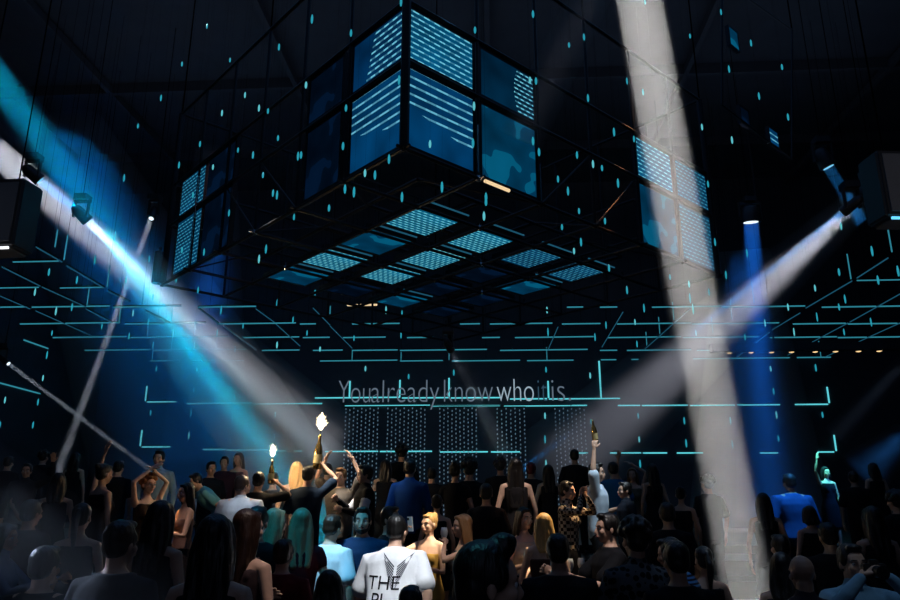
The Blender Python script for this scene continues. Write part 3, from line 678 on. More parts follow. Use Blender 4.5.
ARM = {  # wrist from the shoulder: outwards, forwards, up (m at 1.75 m tall), elbow hint out/forward/up, curl, palm
 'down': ((.07, .04, -.52), (.6, -.6, -.1), .5), 'bent': ((-.06, .30, -.20), (.5, -.3, -1), .6), 'hold': ((-.02, .33, -.08), (.6, -.1, -1), 1.0),
 'up': ((.05, .12, .50), (.9, .3, .1), .25), 'up_hold': ((.02, .14, .50), (.9, .3, .1), 1.1), 'phone': ((-.02, .30, .14), (.6, .1, -1), .95), 'reach': ((.04, .44, -.12), (.3, -.2, -1), .9),
 'drink': ((-.13, .20, .07), (.8, .3, -.6), 1.0), 'wave': ((.22, .14, .38), (.9, .2, -.4), .15), 'hip': ((.04, .06, -.36), (1, -.5, 0), .6), 'back': ((.02, -.02, -.5), (.8, -.9, 0), .5),
 'cross': ((-.22, .22, -.22), (.7, .1, -1), .5), 'over': ((-.14, .08, .40), (.9, .1, .5), .35), 'side': ((.34, .16, -.05), (.3, -.4, -1), .4), 'face': ((-.06, .22, .17), (.8, .1, -.9), .8)}
PEOPLE = []
def person(label, px, top, Y, yaw=180, sex='m', skin=0, hair=('short', (20, 16, 14)), shirt=('tee', (20, 22, 28)), legs=('trousers', (14, 15, 20)),
           L='down', Rr='down', head=(0, 0), lean=(0, 0), fine=None, beard=False, group=None, name='person', glasses=False, bands=False, bulk=1.0, hh=None):
    zt = PY(px, top, Y); fl = tier(Y); h = zt.z-fl+.0
    if hh: h = hh
    k = h/1.78 if sex == 'm' else h/1.76
    PEOPLE.append((label[:40], round(h, 2), round(Y, 1)))
    vox = .012 if Y < 8.8 else .015
    fem = sex == 'f'; W = (.155 if fem else .185)*bulk
    ax = Euler((lean[0], lean[1], 0)).to_matrix(); pv = Vector((0, 0, .95))
    def tf(v): # everything above the hips follows the lean
        if v.z <= .95: return Vector(v)
        f = min(1, (v.z-.95)/.2); m = Euler((lean[0]*f, lean[1]*f, 0)).to_matrix(); return pv+m @ (Vector(v)-pv)
    Fwd = Vector((0, -1, 0))
    body = ([], []); 
    if fem: rings = [(0, .0, .80, .155, .10), (0, .005, .90, .172, .115), (0, 0, 1.0, .145, .10), (0, -.002, 1.10, .118, .088), (0, -.008, 1.22, .135, .10), (0, -.01, 1.32, .148, .105), (0, 0, 1.40, .145, .085), (0, .005, 1.45, .085, .06), (0, .005, 1.49, .05, .05)]
    else: rings = [(0, 0, .82, .15, .105), (0, 0, .92, .165, .115), (0, 0, 1.03, .155, .11), (0, 0, 1.12, .155, .11), (0, -.005, 1.24, .175, .122), (0, -.005, 1.35, .19, .12), (0, 0, 1.42, .17, .095), (0, .005, 1.46, .095, .07), (0, .005, 1.50, .058, .058)]
    rings = [(x, y, z, rx*bulk, ry*bulk) for x, y, z, rx, ry in rings]
    prim_loft(body, rings, tf)
    if fem:
        for sx in (-1, 1): prim_ell(body, tf(Vector((sx*.065, -.085, 1.27))), (.055, .05, .055))
    # head on the neck
    nb = tf(Vector((0, .005, 1.47))); Hm = ax @ Euler((-head[1], 0, head[0]), 'XYZ').to_matrix() if False else Euler((lean[0]*.5-head[1], lean[1]*.5, 0)).to_matrix() @ Matrix.Rotation(head[0], 3, 'Z')
    hc = nb+Euler((lean[0]*.6-head[1]*.4, lean[1]*.6, 0)).to_matrix() @ Vector((0, -.018, .158))
    hs = 1.0 if not fem else .95
    def hp(x, y, z): return hc+Hm @ Vector((x*hs, y*hs, z*hs))
    prim_chain(body, [nb-Vector((0, 0, .03)), (nb+hc)/2+Vector((0, .012, -.01)), hp(0, .02, -.06)], [.058 if not fem else .048, .053 if not fem else .043, .055 if not fem else .045], 12)
    hd = ([], [])
    prim_chain(hd, [nb+(hc-nb)*.25, hp(0, .02, -.05)], [.052 if not fem else .042, .052 if not fem else .042], 12)
    def he(c, r): prim_ell(hd, hp(*c), tuple(v*hs for v in r), Hm)
    he((0, .008, .03), (.074, .092, .088)); he((0, -.022, -.035), (.058, .062, .072)); he((0, -.045, -.085), (.036, .034, .026)); he((0, -.06, .03), (.055, .028, .045))
    prim_chain(hd, [hp(0, -.082, .012), hp(0, -.105, -.03), hp(0, -.096, -.04)], [.010*hs, .014*hs, .012*hs], 8)
    for sx in (-1, 1):
        he((sx*.075, .012, -.012), (.010, .018, .030)); he((sx*.04, -.062, -.025), (.022, .022, .024)); prim_chain(hd, [hp(sx*.014, -.088, .020), hp(sx*.05, -.074, .020)], [.009, .007], 6)
    he((0, -.083, -.062), (.024, .012, .010))
    # arms
    hands = []; shoulders = []; SHP = {}; fine_h = ([], [])
    for side, pose in ((1, L), (-1, Rr)):
        tgt, hint, curl = ARM[pose] if isinstance(pose, str) else pose
        s = tf(Vector((side*W, .005, 1.398)))
        t = s+ax @ Vector((side*tgt[0], -tgt[1], tgt[2])) ; up, lo = .285, .255
        d = t-s; D = min(d.length, (up+lo)*.985); d = d.normalized(); t = s+d*D
        a_ = (up*up-lo*lo+D*D)/(2*D); hgt = sqrt(max(0, up*up-a_*a_)); hv = Vector((side*hint[0], -hint[1], hint[2])); hv = (hv-d*hv.dot(d)).normalized()
        e = s+d*a_+hv*hgt; rs = 1.0*bulk if not fem else .8
        prim_chain(body, [tf(Vector((side*W*.5, .005, 1.415))), s, (s*2+e)/3, e, (e*2+t)/3, t], [.062*rs, .058*rs, .048*rs, .038*rs, .036*rs, .024*rs], 12)
        fd = (t-e).normalized(); inward = Vector((-side, 0, 0)); pn = inward-fd*inward.dot(fd)
        if pn.length < .3: pn = Vector((0, 0, -1))-fd*fd.z*-1
        if pose in ('wave', 'up', 'face'): pn = Fwd-fd*Fwd.dot(fd)
        hand_prims(fine_h, t, fd, pn, curl, side, 1.0 if not fem else .9)
        SHP[side] = (s, e, t); hands.append(t+fd*.085+pn.normalized()*.035)
    # legs
    K = {}
    for sx in (-1, 1):
        hp_, kn, an = Vector((sx*.085, 0, .86)), Vector((sx*.10, -.02, .48)), Vector((sx*.115, .015, .09)); K[sx] = (hp_, kn, an)
        prim_chain(body, [hp_, (hp_+kn)/2, kn, (kn*2+an)/3, an], [.085*bulk, .07*bulk, .05, .052, .034], 12)
        prim_chain(body, [an+Vector((0, .02, -.045)), an+Vector((sx*.01, -.08, -.055)), an+Vector((sx*.015, -.15, -.065))], [(.034, .034), (.04, .028), (.034, .018)], 10)
    bm_ = fuse(body, vox); hm_ = fuse(hd, .008 if Y < 9 else .011, 2); ha_ = fuse(fine_h, .0055 if Y < 11 else .008, 1)
    me = joinmesh([bm_, hm_, ha_]); S_ = Matrix.Scale(k, 4)
    me.transform(S_); o = obj(name, me, M['skin'][skin]); o.location = (zt.x, Y, fl); o.rotation_euler = (0, 0, radians(yaw))
    tag(o, label, 'person', group)
    # centre the head on the sight line, not the feet
    off = Euler((0, 0, radians(yaw))).to_matrix() @ (hc*k); o.location.x = zt.x-off.x; o.location.y = Y-off.y
    if abs((hc.z+.12)*k-h) > .02: o.location.z = fl
    def part(nm, P, m, vx=vox, sm=3):
        if not P[0]: return None
        g = fuse(P, vx, sm); g.transform(S_); return obj(nm, g, m, o)
    # --- clothes
    kind = shirt[0]; cm = cloth(*shirt[1:]) if len(shirt) > 2 else cloth(shirt[1]); P = ([], [])
    if kind != 'none':
        zlo = {'dress': .82, 'strapless': .84, 'gown': .82}.get(kind, .80)
        ztop = {'strapless': 1.33, 'gown': 1.32, 'tank': 1.40}.get(kind, 1.485); ex = .010 if fem else .016
        if kind in ('tee', 'loose'): ex = .022
        rr = [(x, y, z, rx+ex, ry+ex) for x, y, z, rx, ry in rings if zlo <= z <= ztop]
        if kind in ('tee', 'loose', 'shirt', 'jacket'): rr = [(x, y, z, max(rx, .165*bulk if not fem else .14), max(ry, .115)) if z < 1.3 else (x, y, z, rx, ry) for x, y, z, rx, ry in rr]
        if ztop > rr[-1][2]+.005: rr.append((0, 0, ztop, rr[-1][3]*(.72 if kind == 'tank' else .9), rr[-1][4]*.9))
        if kind in ('dress', 'gown'): rr = [(0, 0, .52 if kind == 'dress' else .40, .19, .15), (0, 0, .68, .185, .14)]+rr
        prim_loft(P, rr, tf)
        if fem:
            for sx in (-1, 1): prim_ell(P, tf(Vector((sx*.065, -.09, 1.27))), (.06, .054, .06))
        if kind == 'tank':
            for sx in (-1, 1): prim_chain(P, [tf(Vector((sx*.085, -.08, 1.34))), tf(Vector((sx*.09, -.01, 1.462))), tf(Vector((sx*.085, .08, 1.36)))], [.018, .016, .018], 8)
        if kind in ('tee', 'loose', 'shirt', 'jacket', 'dress'):
            for side in (-1, 1):
                s, e, t = SHP[side]; rs = (1.0*bulk if not fem else .8)
                inn = tf(Vector((side*W*.40, .008, 1.424)))
                if kind in ('tee', 'loose', 'dress'):
                    fr = .72 if kind != 'dress' else .3; q = s+(e-s)*fr; prim_chain(P, [inn, s, (s+q)/2, q], [.06, .070*rs, .066*rs, .074*rs if kind != 'dress' else .06*rs], 12)
                else:
                    w2 = t+(e-t)*.06; prim_chain(P, [inn, s, (s*2+e)/3, e, (e*2+t)/3, w2], [.06, .072*rs, .062*rs, .053*rs, .05*rs, .036*rs], 12)
            if kind in ('shirt', 'jacket'): prim_chain(P, [tf(Vector((0, .005, 1.46))), tf(Vector((0, .0, 1.495)))], [.075, .068], 14)
        nm = {'tee': 't_shirt', 'loose': 't_shirt', 'shirt': 'shirt', 'jacket': 'jacket', 'dress': 'dress', 'gown': 'dress', 'strapless': 'top', 'tank': 'tank_top'}[kind]
        top_o = part(nm, P, cm)
    else: top_o = None
    if bands:
        for side in (-1, 1):
            s, e, t = SHP[side]; P = ([], [])
            for f_ in (.35, .55, .75): c0 = s+(e-s)*f_; prim_chain(P, [c0, c0+(e-s)*.05], [.0635, .0635], 14)
            part('sleeve_stripes', P, cloth((200, 204, 210)), .010, 0)
    P = ([], [])
    lk = legs[0]
    if lk == 'trousers':
        prim_loft(P, [(0, 0, .78, .165*bulk, .115*bulk), (0, 0, .90, .18*bulk, .128*bulk), (0, 0, .99, .165*bulk, .122*bulk)], tf)
        for sx in (-1, 1): a, c, d = K[sx]; prim_chain(P, [a, (a+c)/2, c, (c+d)/2, d], [.10*bulk, .088*bulk, .068, .066, .06], 12)
    elif lk == 'skirt': prim_loft(P, [(0, 0, .50, .19, .14), (0, 0, .70, .19, .14), (0, 0, .90, .185, .125), (0, 0, 1.0, .155, .11)], tf)
    if lk != 'none': part(lk, P, cloth(legs[1]))
    P = ([], [])
    for sx in (-1, 1):
        an = K[sx][2]; prim_chain(P, [an+Vector((0, .03, -.05)), an+Vector((sx*.01, -.08, -.058)), an+Vector((sx*.015, -.16, -.066))], [(.040, .038), (.045, .032), (.040, .022)], 10)
    part('shoes', P, M['case'], .012)
    # --- hair
    st, hcol = hair[0], hair[1]; P = ([], [])
    def ce(c, r): prim_ell(P, hp(*c), tuple(v*hs for v in r), Hm)
    if st != 'bald':
        ce((0, .022, .048), (.083, .094, .088)); ce((0, .045, -.005), (.076, .066, .07)); ce((0, -.045, .105 if not fem else .094), (.055, .045, .026 if not fem else .02))
        if st in ('short', 'quiff'):
            for sx in (-1, 1): ce((sx*.066, .0, .03), (.018, .05, .05))
            if st == 'quiff': ce((0, -.05, .125), (.05, .045, .03))
        if st == 'curly':
            rr_ = random.Random(int(px)); 
            for i in range(46):
                a = rr_.uniform(0, 2*pi); t = rr_.uniform(-.3, 1); q = Vector((cos(a)*sqrt(1-t*t)*.095, .02+sin(a)*sqrt(1-t*t)*.10, .05+t*.10))
                if q.y < -.05 and q.z < .08: continue
                ce(tuple(q), (.028, .028, .028))
        if st in ('long', 'verylong', 'bob', 'half'):
            bot = {'long': -.34, 'verylong': -.50, 'bob': -.12, 'half': -.24}[st]
            for sx in (-1, 0, 1):
                prim_chain(P, [hp(sx*.03, .035, .05), hp(sx*.062, .045+.02*(sx == 0), -.06), hp(sx*.066, .075, -.06+bot*.45), hp(sx*.055, .085+(.02 if st != 'bob' else -.03), bot)], [(.055, .05), (.045, .05), (.042, .036), (.03, .022)], 10)
            for sx in (-1, 1): prim_chain(P, [hp(sx*.05, -.03, .07), hp(sx*.080, -.015, .0), hp(sx*.085, .0, -.10), hp(sx*.08, .03, bot*.8)], [.026, .022, .024, .016], 8)
        if st == 'bun': ce((0, .10, .10), (.04, .04, .04)); ce((0, .03, .05), (.083, .095, .085))
        if st == 'ponytail':
            ce((0, .105, .06), (.03, .03, .03)); prim_chain(P, [hp(0, .11, .06), hp(0, .15, -.02), hp(0, .14, -.16), hp(0, .12, -.27)], [.024, .032, .026, .012], 8)
        hv = part('hair', P, hairmat(hcol), .011, 2)
    facing = cos(radians(yaw)+head[0]) > -.35
    if facing and Y < 12:
        ey = ([], []); pu = ([], [])
        b = bmesh.new()
        for sx in (-1, 1): ball(b, hp(sx*.032, -.072, .002)*k, .0125*k*hs, n=10)
        eo = smooth(obj('eyes', b, M['eye'], o)); b = bmesh.new()
        for sx in (-1, 1): ball(b, hp(sx*.032, -.081, .001)*k, .0062*k*hs, n=8)
        obj('iris', b, M['pupil'], eo)
        b = bmesh.new(); c = hp(0, -.095, -.062)*k; ball(b, c, .02*k*hs, (1, .3, .32), 10); smooth(obj('lips', b, M['lip'], o))
        b = bmesh.new()
        for sx in (-1, 1): rod(b, hp(sx*.015, -.092, .027)*k, hp(sx*.052, -.078, .027)*k, .0038*k, 6)
        obj('eyebrows', b, hairmat(hcol), o)
    if beard:
        P = ([], []); ce((0, -.045, -.088), (.048, .044, .03)); prim_chain(P, [hp(-.068, -.0, -.03), hp(-.055, -.04, -.075), hp(0, -.078, -.10), hp(.055, -.04, -.075), hp(.068, 0, -.03)], [.012, .018, .02, .018, .012], 8)
        prim_chain(P, [hp(-.028, -.092, -.062), hp(0, -.102, -.046), hp(.028, -.092, -.062)], [.007, .008, .007], 6); part('beard', P, hairmat(hcol), .009, 1)
    if glasses:
        b = bmesh.new()
        for sx in (-1, 1):
            for i in range(12):
                a, c2 = 2*pi*i/12, 2*pi*(i+1)/12
                rod(b, hp(sx*.033+.024*cos(a), -.097, .002+.018*sin(a))*k, hp(sx*.033+.024*cos(c2), -.097, .002+.018*sin(c2))*k, .0022, 5)
            rod(b, hp(sx*.057, -.096, .006)*k, hp(sx*.08, .01, .004)*k, .0022, 5)
        obj('glasses', b, M['case'], o)
    bpy.context.view_layer.update()
    mw = Matrix.Translation(o.location) @ Euler((0, 0, radians(yaw))).to_matrix().to_4x4()
    o_hands = [mw @ (p*k) for p in hands]
    return dict(o=o, hands=o_hands, top=top_o, k=k, mw=mw, hp=lambda *a: mw @ (hp(*a)*k), arms={s: [mw @ (q*k) for q in v] for s, v in SHP.items()})

def print_on(pr, txt, size, pos, depth_dir, color, parent_part, stretch=1.0, nm='printed_lettering', me=None):
    """lettering laid on a garment and pressed onto its surface; pos in the figure's own frame, depth_dir +1 = on the back"""
    me = me or text_mesh(txt, size, 0.0)
    b = bmesh.new(); b.from_mesh(me); bmesh.ops.triangulate(b, faces=b.faces[:]); bmesh.ops.subdivide_edges(b, edges=[e for e in b.edges if e.calc_length() > .02], cuts=1)
    xs = [v.co.x for v in b.verts]; cx = (min(xs)+max(xs))/2; zs = [v.co.y for v in b.verts]; cz = (min(zs)+max(zs))/2
    from mathutils.bvhtree import BVHTree
    tm = parent_part.data; bv = BVHTree.FromPolygons([v.co for v in tm.vertices], [p.vertices for p in tm.polygons])
    for v in b.verts:
        X = (v.co.x-cx)*stretch; Z = v.co.y-cz
        q = Vector((pos[0]+(-X if depth_dir > 0 else X), depth_dir*.6, pos[1]+Z))
        if depth_dir == 0: q = Vector((pos[2]*.6, pos[0]+(X if pos[2] > 0 else -X), pos[1]+Z))
        dr = Vector((0, -depth_dir, 0)) if depth_dir else Vector((-pos[2], 0, 0))
        hit = bv.ray_cast(q, dr)
        v.co = (hit[0]-dr*.003) if hit[0] is not None else Vector((q.x, 0, q.z))
    return obj(nm, b, cloth(color), parent_part)
def facing_q(v): return Vector(v).to_track_quat('Z', 'Y')
def phone(p, toward, label, screen=(.3, .6, .9), case=None):
    e = empty('mobile_phone', p); e.rotation_mode = 'QUATERNION'; d = Vector(toward).normalized(); z = (UZ-d*d.z).normalized(); x = z.cross(d)*-1
    e.rotation_quaternion = Matrix((x, d, z)).transposed().to_quaternion() if Matrix((x, d, z)).determinant() > 0 else Matrix((-x, d, z)).transposed().to_quaternion()
    tag(e, label, 'phone'); b = bmesh.new(); box(b, (0, 0, 0), (.074, .009, .152)); bmesh.ops.bevel(b, geom=b.edges[:], offset=.003, segments=2, affect='EDGES'); obj('phone_body', b, case or M['case'], e)
    b = bmesh.new(); box(b, (0, .0055, 0), (.068, .001, .144)); obj('screen', b, mat('phone_screen', (0, 0, 0), .2, emit=screen, es=.7), e)
    b = bmesh.new(); box(b, (-.018, -.006, .052), (.026, .003, .028)); obj('camera_bump', b, M['bright_metal'], e); return e
def bottle(p, label, tilt=(0, 0), s=1.0, m='gold', flame=True, fp=60):
    e = empty('champagne_bottle', p, (tilt[0], tilt[1], 0)); tag(e, label, 'bottle'); e.scale = (s, s, s)
    b = bmesh.new(); lathe(b, [(.035, -.16), (.044, -.15), (.044, .02), (.036, .07), (.018, .11), (.015, .17), (.018, .175), (.016, .19)], 16); smooth(obj('glass_body', b, M[m], e))
    b = bmesh.new(); lathe(b, [(.0455, -.10), (.0455, -.01)], 16); obj('label', b, cloth((190, 170, 120)), e)
    if flame:
        b = bmesh.new(); rod(b, (0, 0, .17), (0, 0, .26), .008, 8); obj('sparkler_stick', b, M['bright_metal'], e)
        b = bmesh.new(); rr_ = random.Random(int(p[0]*100))
        for i in range(70):
            a = rr_.uniform(0, 2*pi); u = rr_.uniform(-.3, 1)**1; l = rr_.uniform(.03, .10); q_ = sqrt(max(0, 1-u*u)); c = Vector((0, 0, rr_.uniform(.26, .34))); d = Vector((cos(a)*q_*.8, sin(a)*q_*.8, u+.3)); rod(b, c, c+d*l, .0035, 4, .001)
        lathe(b, [(.01, .24), (.03, .27), (.034, .31), (.02, .36), (.006, .42)], 10); obj('sparkler_flame', b, M['flame'], e)
        l = bpy.data.lights.new('sparkler_light', 'POINT'); l.energy = fp; l.color = (1, .72, .42); l.shadow_soft_size = .08
        lo = bpy.data.objects.new('sparkler_light', l); COL.objects.link(lo); lo.location = (0, 0, .33); lo.parent = e
    return e
def glass(p, label, liquid=(.6, .3, .1)):
    e = empty('wine_glass', p); tag(e, label, 'glass'); b = bmesh.new(); lathe(b, [(.034, -.12), (.034, -.116), (.005, -.11), (.004, -.03), (.02, -.01), (.036, .03), (.036, .06), (.029, .095), (.027, .095), (.034, .06), (.034, .03), (.006, -.002)], 16); smooth(obj('bowl', b, M['glass'], e))
    b = bmesh.new(); lathe(b, [(.006, .0), (.03, .022), (.033, .035), (.002, .036)], 14); obj('drink', b, mat('drink', liquid, .1), e); return e

BLK = (16, 17, 22); DK = (24, 26, 34); DH = (18, 14, 12); BR = (44, 28, 18); BL = (190, 150, 96); WH = (226, 228, 232); pr = radians
A = person
# nearest row
A('woman with very long black hair, seen from behind, largest in the front left', 218, 512, 3.5, 180, 'f', 0, ('verylong', (10, 9, 9)), ('tank', BLK), ('skirt', BLK))
A('woman with brown hair and bare arm, just right of the long black hair', 250, 507, 4.7, 160, 'f', 3, ('long', (50, 30, 20)), ('tank', (70, 56, 60)), ('skirt', BLK), 'bent', 'down', (-.3, 0))
A('dark man with wide shoulders in the lower left, in front of the grey beam', 124, 516, 4.0, 170, 'm', 1, ('short', BR), ('tee', (42, 42, 48)), bulk=1.05)
A('woman in black with black hair behind the wide-shouldered man at the left', 163, 499, 5.2, 170, 'f', 1, ('long', (10, 9, 9)), ('tank', BLK), ('skirt', BLK))
pe = A('big man with thick black hair in profile at the bottom centre, ear lit cyan', 488, 533, 2.3, 95, 'm', 0, ('quiff', (12, 10, 10)), ('tee', BLK), head=(pr(12), 0))
A('man in black seen from behind at the bottom, right of the big black-haired man', 557, 530, 5.0, 182, 'm', 1, ('short', DH), ('tee', (18, 20, 26)), L='bent', Rr='bent', bulk=1.1)
p22 = A('man in a black jersey numbered 22, in profile facing left, holding a glass', 606, 510, 6.4, 282, 'm', 0, ('short', DH), ('tee', BLK), L='reach', Rr='reach')
pj = A('man in a black and white patterned jacket at the lower right', 633, 517, 5.0, 195, 'm', 1, ('curly', DH), ('jacket', (16, 17, 20), 'blot', (86, 88, 92), 26), L='bent', Rr='bent')
A('man in a blue striped shirt leaning forward at the right of the patterned jacket', 668, 530, 5.8, 240, 'm', 1, ('short', DH), ('shirt', (12, 20, 36), 'stripe', (70, 120, 170), 12), L='bent', Rr='bent', lean=(.35, 0))
pcam = A('person in a pale blue shirt holding a camera to the face at lower right', 849, 540, 4.8, 5, 'm', 0, ('short', DH), ('shirt', (110, 150, 175)), L=((-.10, .26, .17), (.9, .1, -.8), .9), Rr=((-.10, .26, .17), (.9, .1, -.8), .9))
A('bald man low in the frame, left of the person with the camera', 802, 574, 4.6, 185, 'm', 1, ('bald', DH), ('shirt', (50, 44, 50)), hh=1.55)
A('dark-haired person at the bottom right corner turned away', 782, 563, 5.4, 150, 'f', 1, ('half', DH), ('tank', BLK), hh=1.5)
A('dark man standing left of the broad white beam at the bottom right', 676, 562, 4.6, 190, 'm', 1, ('short', DH), ('tee', BLK), hh=1.62)
pw = A('man in a white t-shirt printed with wings and letters, seen from behind', 397, 516, 6.2, 172, 'm', 0, ('short', (14, 12, 12)), ('loose', WH), L='bent', Rr='down', bulk=1.12, lean=(.42, .06), hh=1.80)
A('short-haired woman with a glossy dark bob at the bottom, left of centre', 330, 567, 4.3, 182, 'f', 0, ('bob', (12, 12, 16)), ('tank', BLK), ('skirt', BLK), hh=1.46)
A('person with cyan-lit wet-look hair at the bottom in front of the printed t-shirt', 411, 580, 4.2, 176, 'm', 0, ('short', (30, 30, 34)), ('tee', (30, 40, 52)), hh=1.40)
A('man in a plain white t-shirt with cyan light on his neck, seen half from behind', 333, 512, 7.0, 150, 'm', 0, ('short', BR), ('loose', WH), L='bent', Rr='down', head=(.2, -.1), bulk=1.08)
A('bearded man in a navy t-shirt looking at the camera, face lit cyan', 363, 504, 7.1, 5, 'm', 0, ('short', DH), ('tee', (24, 44, 74)), L='down', Rr='down', beard=True, bulk=1.05)
A('man with glasses and brown hair in profile behind the bearded man', 391, 504, 7.7, 70, 'm', 0, ('short', BR), ('tee', BLK), glasses=True)
pg = A('blonde woman in a strapless gold dress holding up a phone', 429, 512, 8.3, 335, 'f', 3, ('bun', BL), ('gown', (176, 140, 70)), ('none', 0), L='bent', Rr='phone', head=(pr(-12), 0))
pd_ = A('woman with dark blonde hair sipping a drink, in profile facing left', 462, 513, 7.5, 285, 'f', 0, ('long', (150, 110, 72)), ('tank', (50, 46, 52)), ('skirt', DK), L='drink', Rr='down')
A('woman with dark hair and warm-lit smiling face beside the blonde, facing the camera', 524, 506, 8.2, 25, 'f', 3, ('half', DH), ('tank', (210, 190, 170)), ('skirt', DK), L='bent', Rr='bent', head=(.2, 0))
A('blonde woman seen from behind with a bare shoulder, warm light on her hair', 543, 512, 7.4, 190, 'f', 3, ('half', (206, 160, 96)), ('strapless', (90, 60, 50)), ('skirt', DK), L='bent')
pph = A('woman with straight cyan-lit blonde hair at the left, holding up a phone', 277, 507, 6.6, 140, 'f', 0, ('half', (150, 130, 100)), ('tank', BLK), ('skirt', BLK), L='phone')
A('woman with long cyan-lit hair in a dark red dress beside the phone holder', 302, 507, 6.2, 200, 'f', 0, ('long', (150, 130, 100)), ('dress', (80, 14, 26)), ('none', 0))
A('man with black hair in a black t-shirt between the long-haired women and the white shirt', 259, 503, 6.0, 178, 'm', 0, ('short', DH), ('tee', BLK))
A('man in a red shirt low behind the phone holder at the left', 285, 530, 5.6, 175, 'm', 0, ('short', BR), ('tee', (100, 16, 24)), hh=1.58)
# left middle
pl = A('woman in a tan top with bare arms and long dark hair, facing left', 187, 482, 8.7, 315, 'f', 0, ('half', DH), ('strapless', (120, 92, 84)), ('skirt', (36, 30, 34)), L='bent', Rr='bent')
po = A('woman with gold-lit curly hair and one bare arm raised over her head', 150, 474, 9.4, 60, 'f', 3, ('curly', (150, 96, 44)), ('tank', (60, 44, 30)), ('skirt', BLK), L='over', Rr=((-.1, .12, .42), (.9, .1, .4), .3))
A('broad man in a white shirt seen from behind, left of the sparkler', 243, 473, 9.4, 188, 'm', 3, ('short', (60, 44, 40)), ('shirt', (206, 208, 214)), head=(-.5, -.15), bulk=1.15, lean=(-.15, 0))
A('man in a pale blue shirt standing on the raised level at the left', 160, 449, 11.9, 5, 'm', 0, ('short', DH), ('shirt', (150, 186, 206)))
A('man in a light cyan t-shirt bending over on the raised level', 197, 470, 11.7, 300, 'm', 0, ('short', DH), ('tee', (110, 180, 196)), lean=(.75, 0), hh=1.72)
A('dark woman with bare raised arm at the far left', 106, 463, 9.6, 150, 'f', 1, ('bun', DH), ('tank', BLK), ('skirt', BLK), L='up')
A('dark-haired woman with bare arms far left, below the thin grey beam', 60, 472, 9.4, 200, 'f', 1, ('half', DH), ('tank', BLK), ('skirt', BLK), L='side')
A('man with raised hand in the dark at the far left', 28, 462, 11.7, 20, 'm', 1, ('short', DH), ('shirt', DK), L='wave')
pa = A('woman in a pale top leaning at the left edge, arm stretched out', 8, 522, 6.0, 100, 'f', 1, ('half', DH), ('shirt', (110, 120, 136)), ('skirt', DK), L='reach', Rr='reach')
A('dark man at the left edge behind the woman in the pale top', 34, 497, 7.2, 170, 'm', 1, ('short', DH), ('tee', DK))
A('woman with tied-back dark hair between the left edge and the grey beam', 84, 502, 6.6, 190, 'f', 1, ('ponytail', DH), ('tank', DK), ('skirt', BLK))
A('heavy man in black at the bottom left corner', 48, 545, 4.2, 175, 'm', 1, ('short', DH), ('tee', BLK), bulk=1.15, hh=1.6)
# centre middle
ph = A('black-haired man lifting a gold bottle with a sparkler overhead', 309, 464, 10.0, 178, 'm', 0, ('short', DH), ('tee', (20, 40, 60)), L='down', Rr=((-.02, .16, .36), (.9, .3, .1), 1.1))
A('blonde woman left of the sparkler bottle, hair lit white', 297, 461, 10.6, 200, 'f', 3, ('half', (214, 180, 130)), ('strapless', (150, 130, 120)), ('skirt', DK))
pu = A('person with both hands thrown up under a white light', 341, 466, 10.4, 350, 'm', 3, ('short', (120, 90, 60)), ('tee', (96, 90, 84)), L=((.02, .1, .46), (.9, .2, .1), .3), Rr=((.02, .1, .46), (.9, .2, .1), .3))
A('man in a black jacket with white sleeve stripes, facing left', 365, 463, 9.8, 290, 'm', 0, ('short', DH), ('jacket', BLK), L='bent', Rr='hold', bands=True)
A('man in a blue shirt seen from behind at the centre', 410, 457, 10.4, 176, 'm', 0, ('short', DH), ('shirt', (22, 70, 130)))
A('person with afro-like hair in the dark behind the man in the blue shirt', 402, 444, 12.8, 180, 'm', 1, ('curly', DH), ('tee', BLK))
A('woman in a black dress with her hair up, left of a close pair', 455, 461, 10.2, 175, 'f', 1, ('bun', DH), ('dress', BLK), ('none', 0), L='down')
A('man in black right beside the woman in the black dress', 469, 458, 10.6, 190, 'm', 1, ('curly', DH), ('tee', BLK))
A('woman with long dark hair and pale bare arms on the raised level', 515, 457, 9.9, 182, 'f', 3, ('verylong', DH), ('tank', (26, 24, 28)), ('skirt', BLK), L='down', Rr='down')
A('person in a dull red cap beside the long-haired woman', 531, 461, 12.2, 160, 'm', 1, ('short', (96, 24, 36)), ('tee', DK))
A('curly-haired man left of the long-haired woman with pale arms', 500, 457, 12.0, 180, 'm', 1, ('curly', DH), ('tee', BLK))
pc = A('person in a checked top with a warm-lit face and forearm, facing right', 567, 480, 9.0, 62, 'f', 3, ('short', DH), ('shirt', (44, 30, 26), 'check', (196, 180, 160), 26), ('skirt', DK), L='face', Rr='face')
ps = A('man in a white and pale blue shirt raising a bottle', 596, 461, 10.2, 78, 'm', 0, ('short', DH), ('tee', (190, 206, 220)), L='bent', Rr=((.02, .02, .53), (.9, -.3, .1), 1.1))
A('man in a bright blue t-shirt behind the raised bottle', 613, 472, 11.7, 185, 'm', 0, ('short', DH), ('tee', (24, 110, 160)), hh=1.72)
A('person with both arms over the head in a tan top', 632, 467, 12.0, 340, 'f', 0, ('half', (96, 70, 50)), ('tank', (110, 96, 80)), ('skirt', DK), L='over', Rr='up')
A('man in a black shirt with white collar tips turned left', 624, 480, 10.0, 280, 'm', 0, ('short', DH), ('shirt', (26, 32, 44)))
A('dark woman right of the tan-topped dancer', 652, 474, 11.7, 200, 'f', 1, ('long', DH), ('tank', BLK), ('skirt', BLK), hh=1.68)
A('dark man in front of the curtain end at the centre right', 574, 448, 13.6, 180, 'm', 1, ('short', DH), ('tee', BLK))
A('dark-haired person between the two groups at the centre', 486, 478, 9.0, 178, 'm', 1, ('short', DH), ('tee', BLK), hh=1.72)
